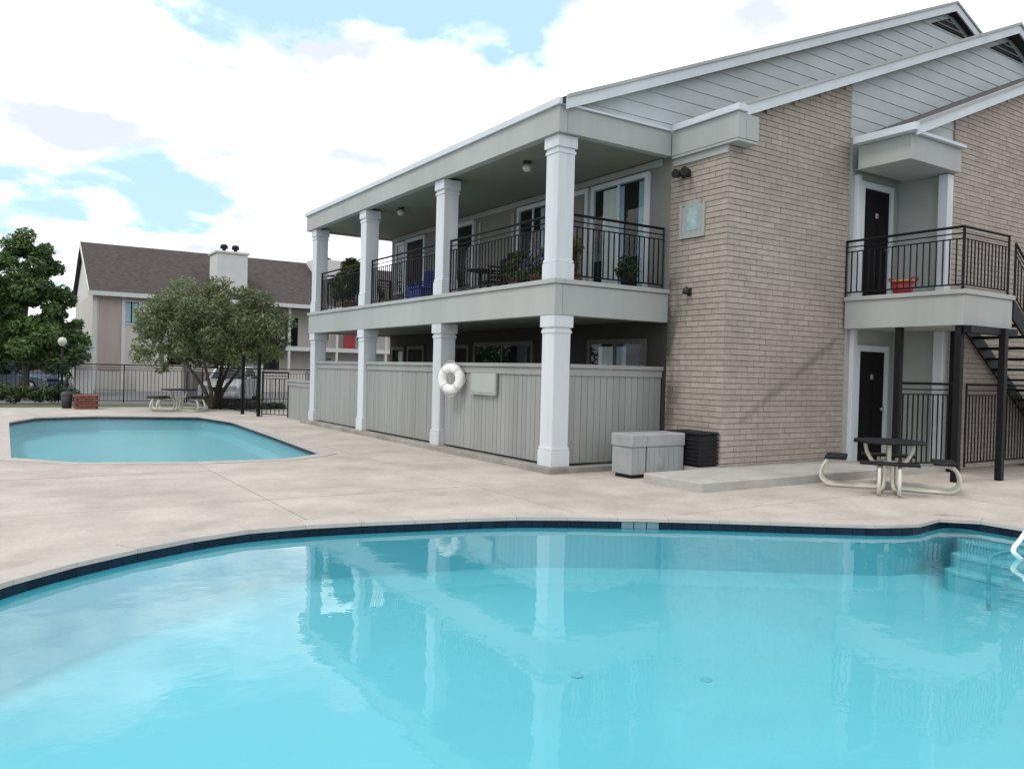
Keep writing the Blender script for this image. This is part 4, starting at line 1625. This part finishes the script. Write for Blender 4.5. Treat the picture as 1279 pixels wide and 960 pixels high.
pot_plant((8.75, 22.15, 3.22), 1.55, .55, 'big leafy potted plant at the far end of the upper porch', 1800, .09, pr=.22)
pot_plant((8.75, 20.2, 3.22), .8, .25, 'slim potted plant beside the second upper column', 500, .05, pr=.13)
pot_plant((8.5, 12.25, 3.22), .8, .42, 'potted plant with violet blossom left of the upper corner column', 900, .05, flower='violet')
pot_plant((8.75, 11.55, 3.22), .95, .28, 'yellow green potted plant nearly hidden by the upper corner column', 700, .05)
pot_plant((8.9, 13.55, 3.22), .98, .25, 'yellow green potted plant beside the dark porch chair', 700, .05)
pot_plant((9.75, 11.15, 3.22), .62, .25, 'dark potted plant behind the railing below the sliding door', 600, .045, 'leaf_bed', pot='pot_dark')


def chair(loc, rz, mat, label, group='porch chairs'):
    t = thing('porch_chair', label, 'chair', loc, rz, group)
    bx('seat', -.26, .26, -.26, .26, .40, .45, mat, t, .015)
    bk = bx('backrest', -.26, .26, .24, .29, .47, .98, mat, t, .02)
    for k in range(4):
        bx('slat', -.22 + k * .12, -.14 + k * .12, .225, .238, .50, .95, mat, bk, .004)
    for sx in (-.23, .23):
        for sy in (-.22, .24):
            bx('leg', sx - .02, sx + .02, sy - .02, sy + .02, .0, .398, mat, t, .004)
        bx('armrest', sx - .035, sx + .035, -.26, .26, .64, .67, mat, t, .008)
        bx('arm_post', sx - .018, sx + .018, -.24, -.20, .452, .638, mat, t, .004)
    return t


chair((9.0, 14.15, 3.22), R(-80), 'chair_dark', 'dark porch chair behind the railing of the middle bay near the plants')
chair((9.0, 13.1, 3.22), R(-95), 'chair_dark', 'dark porch chair closest to the upper corner column, behind the violet plant')
chair((9.35, 15.2, 3.22), R(-100), 'chair_dark', 'dark porch chair further along the upper porch beside the round table')
chair((9.1, 18.35, 3.22), R(-90), 'blue_cloth', 'blue porch chair in front of the upper porch door')
tbq = thing('porch_table', 'small dark round table between the porch chairs', 'table', (8.75, 14.75, 3.22), group=None)
lathe('table_top', [(.001, 3.80), (.30, 3.80), (.30, 3.83), (.001, 3.83)], (8.75, 14.75, 0), 'chair_dark', tbq, 18)
lathe('pedestal', [(.18, 3.22), (.17, 3.25), (.03, 3.28), (.025, 3.798)], (8.75, 14.75, 0), 'chair_dark', tbq, 12)
bl = thing('storage_tub', 'blue fabric covered tub beside the blue porch chair', 'tub', (8.8, 17.6, 3.22))
bx('body', 8.58, 9.02, 17.3, 17.95, 3.22, 3.62, 'blue_cloth', bl, .04)
bx('lid', 8.56, 9.04, 17.28, 17.97, 3.622, 3.68, 'blue_cloth', bl, .02)
tb = thing('toy_tub', 'red tub with an orange rim on the small balcony by the door', 'tub', (14.25, 8.65, 3.25))
lathe('body', [(.001, 3.252), (.15, 3.252), (.20, 3.52), (.001, 3.52)], (14.2, 8.55, 0), 'red', tb, 16)
lathe('rim', [(.20, 3.515), (.225, 3.52), (.225, 3.545), (.19, 3.545), (.18, 3.522)], (14.2, 8.55, 0), 'orange', tb, 16)
for s in (-1, 1):
    tube('handle', smooth_path([(14.2 - .1, 8.55 + s * .20, 3.54), (14.2 - .08, 8.55 + s * .235, 3.59), (14.2 + .08, 8.55 + s * .235, 3.59), (14.2 + .1, 8.55 + s * .20, 3.54)], 4), .014, 'red', tb, 6)
mt = bx('door_mat', 13.95, 14.75, 7.75, 8.35, 3.253, 3.268, 'blue_mat', None, .003)
tag(mt, 'blue mat lying on the floor of the small balcony', 'mat')
